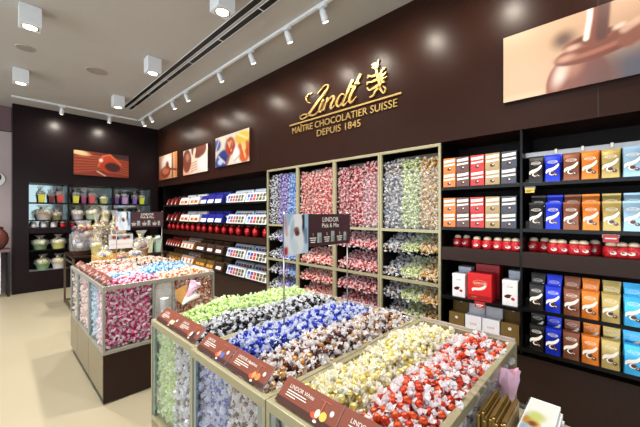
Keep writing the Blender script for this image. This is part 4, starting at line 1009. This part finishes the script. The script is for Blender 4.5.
def basket(name, label, x, y, z, w, h, cb, cc, group, round_=True, fz=.38, cat='gift basket', bow=(216, 186, 90)):
    """A bucket with wrapped contents under gathered cellophane with a ribbon."""
    t = thing(name, label, cat, (x, y, z), group); r = w/2; n = 14 if round_ else 4; hb = h*fz
    rt = 1 if round_ else 1.25
    def lat(prof, jit=0, caps=True):
        b = MB(); b.lathe(prof, (0, 0, 0), n, 0, round_, jit, caps=caps)
        if not round_:
            b.v = [((p[0]-p[1])*.7071*rt, (p[0]+p[1])*.7071*rt*.7, p[2]) for p in b.v]
        b.v = [(p[0]+x, p[1]+y, p[2]+z) for p in b.v]; return b
    lat([(r*.66, 0), (r*.70, hb*.1), (r*.88, hb), (r*.92, hb*1.02), (r*.86, hb*1.02), (r*.82, hb*.8)]).build('bucket', colmat(cb, .5), t)
    c = MB()
    if fz < .2:
        for k in range(60):
            a = 2.4*k; q = r*.62*math.sqrt(((k*7) % 10+3)/13); s = r*.30
            c.ball((x+q*math.cos(a), y+q*math.sin(a), z+hb+s+h*.56*k/60), s, 7, 5, (k*5+k//3) % len(cc))
    for k in range(0 if fz < .2 else 9):
        a = 2.4*k; q = r*.55*math.sqrt(k/9)
        s = r*random.uniform(.26, .4)
        c.ball((x+q*math.cos(a), y+q*math.sin(a)*(.7 if not round_ else 1), z+hb+s*.5+h*.08*random.random()), s, 8, 6, k % len(cc))
    c.build('contents', [colmat(q, .35) for q in cc], t)
    lat([(r*.95, hb*.9), (r*1.04, hb*1.15), (r*1.0, h*.60), (r*.72, h*.71), (r*.24, h*.79), (r*.42, h*.88), (r*.66, h)], .10, False).build('cellophane', M['cello'], t)
    b = MB()
    for s in (-1, 1):
        b.tube([(x, y-r*.1, z+h*.8), (x+s*r*.22, y-r*.16, z+h*.86), (x+s*r*.42, y-r*.16, z+h*.82), (x+s*r*.3, y-r*.14, z+h*.77), (x, y-r*.1, z+h*.8)], r*.06, 6)
        b.tube([(x, y-r*.12, z+h*.8), (x+s*r*.14, y-r*.3, z+h*.68), (x+s*r*.2, y-r*.4, z+h*.6)], r*.045, 6)
    b.build('bow', colmat(bow, .35), t)
    return t
yl, rd, pu, li, cr, gr = (206, 200, 70), (186, 66, 62), (110, 70, 140), (170, 140, 190), (226, 216, 190), (166, 190, 140)
G = 'wrapped gifts on the far wall shelves'
for y, w, h, cb, cc_, l in ((.70, .17, .33, yl, [(70, 90, 80), (150, 150, 140)], 'yellow gift bag on the top far shelf, nearest the blue lit edge'),
                           (.86, .13, .28, (96, 40, 48), [(50, 50, 60), (150, 60, 60)], 'dark red gift bag on the top far shelf between yellow and red'),
                           (1.0, .17, .33, rd, [(90, 110, 120), (180, 80, 70)], 'red gift bag on the top far shelf left of the divider'),
                           (1.27, .17, .32, yl, [(60, 80, 70), (150, 150, 130)], 'yellow gift bag on the top far shelf just past the divider'),
                           (1.41, .13, .29, (140, 60, 110), [(70, 50, 60), (150, 80, 110)], 'plum gift bag on the top far shelf'),
                           (1.56, .16, .32, (196, 76, 84), [(100, 100, 110), (200, 90, 80)], 'rose red gift bag on the top far shelf under the picture'),
                           (1.79, .19, .20, (176, 180, 110), [cr, (236, 230, 200)], 'low cream basket on the top far shelf'),
                           (2.05, .13, .31, pu, [(80, 60, 110), (130, 120, 150)], 'purple gift bag on the top far shelf'),
                           (2.22, .17, .32, li, [(120, 90, 150), (200, 180, 210)], 'wide lilac gift bag on the top far shelf'),
                           (2.44, .13, .31, (120, 84, 160), [(80, 60, 110), (140, 120, 170)], 'violet gift bag on the top far shelf near the corner'),
                           (2.60, .15, .32, (196, 206, 60), [(120, 120, 60), (200, 200, 120)], 'lime yellow gift bag at the corner end of the top far shelf')):
    basket('gift_bag', l, -8.745, y, 1.8305, w*1.25, h*1.08, cb, cc_, G, False, .48, 'gift bag', (60, 60, 70))
for y, w, h, cb, cc_, l in ((.74, .30, .28, (200, 184, 176), [cr, (230, 214, 140), (120, 100, 80)], 'cream gift basket on the second far shelf before the mirror'),
                           (.95, .20, .22, (150, 140, 90), [(110, 90, 70), cr], 'small olive gift basket on the second far shelf'),
                           (1.30, .25, .28, (204, 190, 206), [cr, (236, 232, 220)], 'lavender bucket basket on the second far shelf'),
                           (1.58, .30, .30, (190, 206, 168), [cr, (240, 236, 210)], 'pale green bucket basket on the second far shelf'),
                           (1.83, .26, .28, (206, 200, 150), [cr, (222, 206, 120)], 'cream yellow basket on the second far shelf behind the tall bags'),
                           (2.25, .24, .24, (150, 160, 170), [cr, (100, 130, 180)], 'grey basket on the second far shelf behind the sign'),
                           (2.56, .22, .24, (120, 150, 190), [(90, 130, 190), cr], 'blue basket at the corner end of the second far shelf')):
    basket('gift_basket', l, -8.75, y, 1.4625, w*1.08, h*1.12, cb, cc_, G)
for y, z, w, h, cb, cc_, l in ((.68, .8455, .27, .26, (130, 160, 116), [cr, (176, 196, 150)], 'green bucket basket on the third far shelf'),
                           (.98, .8455, .27, .27, (222, 216, 130), [cr, (236, 232, 190)], 'yellow bucket basket on the third far shelf'),
                           (1.40, .8455, .26, .25, (200, 190, 200), [cr, (160, 150, 150)], 'lavender basket on the third far shelf behind the table'),
                           (2.30, .8455, .26, .25, (170, 196, 160), [cr, (200, 210, 170)], 'pale green basket on the third far shelf past the table'),
                           (.72, .4255, .25, .28, (126, 164, 116), [(190, 190, 90), cr], 'green basket on the lowest far shelf'),
                           (.98, .4255, .25, .27, (226, 214, 210), [(214, 200, 120), cr], 'white basket on the lowest far shelf')):
    basket('gift_basket', l, -8.76, y, z, w*1.06, h*1.15, cb, cc_, G)
for k in range(14):
    y = .58+.155*k
    if abs(y-1.13) < .07 or abs(y-1.95) < .07: continue
    c = random.choice([(190, 24, 36), (176, 20, 40), (226, 220, 220)])
    tt = thing('small_gift_tin', 'small %s tin on the far wall ledge, %s from the blue lit edge' % ('white' if c[1] > 100 else 'red', ords[k]), 'tin', (-8.72, y, 1.3055), 'small tins on the far ledge')
    MB().lathe([(.042, 0), (.05, .02), (.05, .075), (.044, .09)], (-8.72, y, 1.3055), 14).build('tin', colmat(c, .3), tt)
    MB().lathe([(.036, .0905), (.044, .096), (.04, .115), (.01, .122)], (-8.72, y, 1.3055), 14).build('lid', colmat((226, 206, 190), .5), tt)

# ================================================================== GIFT TABLE BETWEEN ISLAND AND FAR WALL
TX0, TX1, TY0, TY1, TZ = -7.25, -6.35, .88, 2.0, .90
t = thing('display_table', 'bronze tube frame table carrying wrapped gift baskets', 'table', ((TX0+TX1)/2, (TY0+TY1)/2, 0))
MB().box(TX0, TX1, TY0, TY1, TZ-.03, TZ).build('table_top', M['dark_wood'], t, bevel=.003)
for x in (TX0+.015, TX1-.015):
    for y in (TY0+.015, TY1-.015): MB().box(x-.015, x+.015, y-.015, y+.015, .001, TZ-.0305).build('leg', M['bronze'], t)
f = MB()
for y in (TY0+.015, TY1-.015): f.box(TX0+.031, TX1-.031, y-.012, y+.012, .03, .054).box(TX0+.031, TX1-.031, y-.012, y+.012, TZ-.12, TZ-.096)
for x in (TX0+.015, TX1-.015): f.box(x-.012, x+.012, TY0+.031, TY1-.031, .03, .054)
f.build('stretcher', M['bronze'], t)
gd, db, br = (206, 172, 84), (70, 66, 110), (110, 62, 50)
G2 = 'wrapped gifts on the bronze table'
basket('gift_basket', 'large clear wrapped hamper with blue and brown sweets at the table end', -6.62, 1.06, TZ+.0005, .36, .58, (90, 60, 46), [db, br, (200, 190, 180), (150, 110, 80), (60, 50, 60), (120, 60, 50)], G2, True, .14)
for x, y, h, l in ((-6.70, 1.27, .70, 'tall gold patterned gift bag beside the large hamper'), (-6.86, 1.42, .84, 'tallest gold wrapped gift bag at the middle of the table'),
                   (-6.62, 1.52, .76, 'tall gold gift bag in front of the tallest one'), (-6.62, 1.64, .66, 'tall grey patterned gift bag behind the pick and mix sign')):
    basket('tall_gift_bag', l, x, y, TZ+.0005, .17, h, (176, 150, 96), [gd, (90, 66, 44), (226, 214, 180), (60, 50, 44), gd], G2, True, .10, 'gift bag', (222, 196, 110))
basket('gift_basket', 'small yellow wrapped basket at the front edge of the table', -6.43, 1.22, TZ+.0005, .20, .38, (206, 190, 120), [(226, 206, 120), cr], G2)
t = thing('price_card', 'white card with sweets picture standing before the tall gold bags', 'card', (-6.20, 1.42, .985))
# a gold box tray with baskets at the back of the farther island
b = MB(); b.box(-5.22, -4.70, .93, 1.62, .90, .93); b.box(-5.22, -4.70, .93, .942, .931, 1.03).box(-5.22, -5.208, .943, 1.62, .931, 1.03)
tt = thing('gold_gift_tray', 'gold sided table tray holding baskets behind the farther island', 'table', (-5.08, 1.13, 0))
b.build('tray', mat('gold_board', (206, 160, 74), .4, metal=.2), tt)
for x in (-5.19, -4.73):
    for y in (.96, 1.59): MB().box(x-.015, x+.015, y-.015, y+.015, .001, .8995).build('leg', M['khaki'], tt)
p = Paint(.30, .20, 36, 26, (236, 236, 236)); p.poly(0, 1, .62, 1, (200, 196, 200), .02)
for q in ((.2, .8, (150, 40, 40)), (.35, .74, (60, 50, 50)), (.5, .8, (120, 130, 150)), (.65, .74, (170, 60, 40)), (.8, .8, (70, 60, 60))): p.ell(q[0], q[1], .09, .12, q[2], 0, .3)
p.band([(.1, .3), (.9, .3)], .03, (196, 196, 200), .5, .6)
cx, cy, cz = -5.06, 1.03, 1.075
OFF[t.name] = (-5.20, 1.28, .9305); t.location = OFF[t.name]
MB().box(-5.205, -5.196, 1.13, 1.43, 1.095, 1.30).build('card', M['white'], t)
p.mesh('picture', (-5.1955, 1.13, 1.098), (0, 1, 0), (0, 0, 1), t)
MB().tube([(-5.20, 1.28, .9306), (-5.20, 1.28, 1.0945)], .005, 8).build('stand', M['chrome'], t)
G3 = 'wrapped baskets on the gold tray'
for x, y, w, h, cb, cc_, l in ((-4.95, 1.04, .17, .24, (214, 190, 110), [(230, 210, 120), (70, 60, 140)], 'small gold basket with purple sweets at the gold tray corner'),
                              (-5.10, 1.05, .19, .20, (226, 216, 190), [cr, (236, 226, 196)], 'low cream wrapped basket in front of the white card'),
                              (-4.95, 1.40, .20, .20, (214, 200, 160), [cr, (236, 232, 220), (70, 70, 130)], 'wide white cellophane basket at the back of the island'),
                              (-5.06, 1.50, .22, .42, (150, 110, 80), [(120, 100, 110), cr, br], 'round hamper with gold bow behind the wide white basket')):
    basket('gift_basket', l, x, y, .9312, w, h, cb, cc_, G3)
basket('gift_basket', 'purple and red filled basket beside the wide white basket', -4.94, 1.22, .9312, .15, .14, (120, 60, 110), [db, (190, 60, 60)], G3)
for y, c, l in ((1.72, (206, 208, 170), 'cream tub behind the round hamper by the sign pole'), (1.86, (170, 200, 186), 'pale green tub by the sign pole')):
    basket('gift_tub', l, -6.10+.0*y, y+.22, .9005, .17, .30, c, [c, cr], 'tubs by the far sign pole', False, .75, 'gift tub')
tt = thing('plant_stand', 'dark narrow side table under the two tubs', 'table', (-6.1, 2.02, 0))
MB().box(-6.23, -5.97, 1.82, 2.24, .86, .90).build('table_top', M['dark_wood'], tt)
for x in (-6.21, -5.99):
    for y in (1.84, 2.22): MB().box(x-.012, x+.012, y-.012, y+.012, .001, .8595).build('leg', M['bronze'], tt)

# ================================================================== LEFT WALL COUNTER, URN AND ROUND SIGN
t = thing('side_counter', 'white fronted counter with mauve top by the light wall', 'counter', (-8.8, -.6, 0))
MB().box(-9.09, -8.45, -1.6, .235, .86, .90).build('counter_top', M['mauve_dark'], t, bevel=.003)
MB().box(-9.08, -8.52, -1.58, .10, .06, .858).build('cabinet', M['white'], t)
MB().box(-9.08, -8.47, .19, .225, .001, .8595).build('leg', M['black'], t)
t = thing('chocolate_urn', 'round brown glazed urn standing on the side counter', 'urn', (-8.72, .05, .9005))
MB().lathe([(.07, 0), (.09, .01), (.15, .10), (.17, .20), (.15, .31), (.10, .38), (.085, .40)], (-8.72, .05, .9005), 24).build('body', mat('urn_glaze', (96, 50, 44), .2, var=.1, coat=.6), t)
MB().lathe([(.088, .4005), (.10, .415), (.09, .43), (.04, .455), (.025, .47), (.032, .49), (.004, .505)], (-8.72, .05, .9005), 24).build('lid', M['choc'], t)
t = thing('round_wall_sign', 'round dark and white disc sign on the mauve wall', 'sign', (-9.08, .02, 2.14))
b = MB().lathe([(.15, 0), (.15, .02)], (0, 0, 0), 28); b.v = [(-9.099+p[2], .02+p[0], 2.30+p[1]) for p in b.v]; b.build('disc', M['white'], t)
b = MB().lathe([(.10, 0), (.10, .004)], (0, 0, 0), 24); b.v = [(-9.0785+p[2], .02+p[0], 2.34+p[1]) for p in b.v]; b.build('emblem', colmat((60, 34, 36), .4), t)

# ================================================================== SCOOPS, BAGS AND LEAFLETS AT THE BIN ENDS
def crumple(name, m, parent, c, r, h, tilt, seed, n=14):
    """A cone of crumpled tissue."""
    rr = random.Random(seed); v = []; K = 7
    for j in range(K):
        u = j/(K-1)
        for k in range(n):
            a = 2*PI*k/n; q = r*(.15+.85*u)*(1+rr.uniform(-.16, .16)*u); v.append(Vector((q*math.cos(a), q*math.sin(a)*.6, h*u+rr.uniform(-.02, .02)*u)))
    R = Euler(tilt).to_matrix(); v = [tuple(R @ p+Vector(c)) for p in v]
    b = MB(); b.add(v, [(j*n+k, j*n+(k+1) % n, (j+1)*n+(k+1) % n, (j+1)*n+k) for j in range(K-1) for k in range(n)]); return b.build(name, m, parent)
tissue = mat('pink_tissue', (238, 190, 214), .7, var=.06, scale=20); wtissue = mat('white_tissue', (236, 232, 226), .7, var=.05)
# acrylic pockets on the near end with gold paper bags and leaflets
ex = XA[3]+.002
t = thing('acrylic_pocket', 'clear acrylic pocket hooked on the near end of the front bins', 'holder', (ex+.05, 1.2, .70))
b = MB(); y0, y1 = 1.08, 1.30
b.box(ex+.006, ex+.009, y0, y1, .70, .975).box(ex+.10, ex+.103, y0, y1, .70, .88).box(ex+.0091, ex+.0999, y0, y1, .70, .703)
for y in (y0, y1-.003): b.box(ex+.0091, ex+.0999, y, y+.003, .7031, .88)
b.build('pocket', M['acrylic'], t)
for y in (y0+.04, (y0+y1)/2, y1-.06):
    k = MB(); k.box(ex-.045, ex+.0092, y, y+.022, .988, .991).box(ex+.0061, ex+.009, y, y+.022, .9755, .9879).box(ex-.047, ex-.0445, y, y+.022, .93, .991); k.build('hook', M['acrylic'], t)
goldbag = mat('gold_paper', (146, 116, 54), .38, metal=.45, var=.12, scale=40)
for k in range(8):
    x = ex+.0105+.0110*k; hgt = .236+.008*math.sin(k*1.9); dy = .012*math.sin(k*2.3)
    tt = thing('gold_paper_bag', 'folded gold paper bag in the near clear pocket, %s from the bin side' % ords[k], 'paper bag', (x, 1.19, .7035), 'gold paper bags in the near pocket')
    MB().box(x, x+.0095, y0+.018+dy, y0+.195+dy, .7035, .7035+hgt).build('folded_bag', goldbag, tt, bevel=.002)
    MB().box(x+.002, x+.0075, y0+.023+dy, y0+.190+dy, .7036+hgt, .7036+hgt+.006).build('top_edge', colmat((110, 86, 40), .4, .4), tt)
tt = thing('tissue_cone', 'pink tissue paper rising from the near pocket by the red truffles', 'tissue paper', (ex+.04, 1.50, .74))
crumple('tissue', tissue, tt, (ex+.026, 1.475, .785), .048, .165, (-.05, -.05, .6), 3)
MB().box(ex+.006, ex+.070, 1.465, 1.54, .74, .80).build('cup', M['acrylic'], tt)
# leaflet rack
t = thing('leaflet_rack', 'clear leaflet rack beside the gold paper bags', 'holder', (ex+.2, 1.28, .82))
MB().box(ex+.106, ex+.212, 1.12, 1.42, .84, .843).box(ex+.106, ex+.109, 1.12, 1.42, .8431, .90).build('rack', M['acrylic'], t)
MB().box(ex+.1032, ex+.1058, 1.12, 1.42, .82, .90).build('bracket', M['acrylic'], t)
for k in range(5):
    z = .8435+.014*k
    tt = thing('leaflet', 'white leaflet with printed cover beside the gold bags, %s from the bottom' % ords[k], 'leaflet', (ex+.21, 1.30, z), 'leaflets beside the gold bags')
    dx = random.uniform(-.002, .010); dy = (.02, -.01, .015, -.015, 0)[k]; MB().box(ex+.112+dx, ex+.200+dx, 1.15+dy, 1.39+dy, z, z+.0135).build('pages', M['white'], tt)
    if k == 4:
        p = Paint(.082, .225, 18, 36, (238, 238, 234)); p.ell(.3, .3, .3, .16, (206, 150, 50), 20, .3); p.ell(.4, .5, .3, .14, (196, 206, 120), 10, .5); p.ell(.2, .12, .2, .1, (150, 190, 210), 0, .5); p.ell(.35, .27, .14, .07, (120, 70, 30), 0, .4)
        p.mesh('picture', (ex+.115+dx, 1.157+dy, z+.0138), (1, 0, 0), (0, 1, 0), tt)
# farther island: clear bag pocket, scoop tub and tissue cone in the gap of its end
fx_ = XB[3]
t = thing('acrylic_pocket', 'clear acrylic pocket with scoop tub on the end of the farther island', 'holder', (fx_+.06, 1.11, .62))
b = MB(); b.box(fx_+.008, fx_+.011, 1.035, 1.195, .60, .90).box(fx_+.09, fx_+.093, 1.035, 1.195, .60, .84).box(fx_+.0111, fx_+.0899, 1.035, 1.195, .60, .603)
for y in (1.035, 1.192): b.box(fx_+.0111, fx_+.0899, y, y+.003, .6031, .86)
b.build('pocket', M['acrylic'], t)
t = thing('scoop_tub', 'white plastic tub with handle in the pocket across the gap', 'tub', (fx_+.05, 1.10, .604))
MB().lathe([(.030, 0), (.036, .20), (.038, .21), (.034, .21), (.030, .02)], (fx_+.05, 1.10, .6036), 18).build('tub', colmat((214, 218, 222), .4), t)
MB().tube([(fx_+.088, 1.10+.036*math.cos(a), .72+.05*math.sin(a)) for a in [PI+PI*k/10 for k in range(11)]], .004, 6).build('handle', M['white'], t)
t = thing('tissue_cone', 'pink and white tissue cone with gold paper on the farther island end', 'tissue paper', (fx_+.04, 1.24, .68))
crumple('tissue', tissue, t, (fx_+.062, 1.30, .78), .07, .16, (-.5, .2, 0), 5)
crumple('lining', wtissue, t, (fx_+.058, 1.26, .72), .08, .15, (-.9, .2, .2), 8)
MB().add([(fx_+.012, 1.21, .86), (fx_+.012, 1.33, .90), (fx_+.03, 1.36, .80), (fx_+.02, 1.29, .70), (fx_+.016, 1.21, .78)], [(0, 1, 2, 3, 4), (4, 3, 2, 1, 0)]).build('gold_wrap', mat('gold_tissue', (204, 156, 88), .5, metal=.1), t)

# ================================================================== CAMERA AND LIGHT OF THE SKY
cam = bpy.data.cameras.new('camera'); cam.sensor_width = 36; cam.lens = 36*312/640; cam.clip_start = .02
co = bpy.data.objects.new('camera', cam); COL.objects.link(co)
co.location = (0, 0, 1.6); co.rotation_euler = (PI/2, 0, PI/2-math.radians(46.34)); S.camera = co
w = bpy.data.worlds.new('sky'); S.world = w; w.use_nodes = True
bg = w.node_tree.nodes['Background']; bg.inputs['Color'].default_value = (.86, .93, 1, 1); bg.inputs['Strength'].default_value = 1.2
S.view_settings.view_transform = 'Standard'; S.view_settings.look = 'None'; S.view_settings.gamma = 1; S.view_settings.use_curve_mapping = False
S.view_settings.exposure = 0
S.cycles.max_bounces = 8; S.cycles.diffuse_bounces = 4; S.cycles.transparent_max_bounces = 16; S.cycles.sample_clamp_indirect = 6
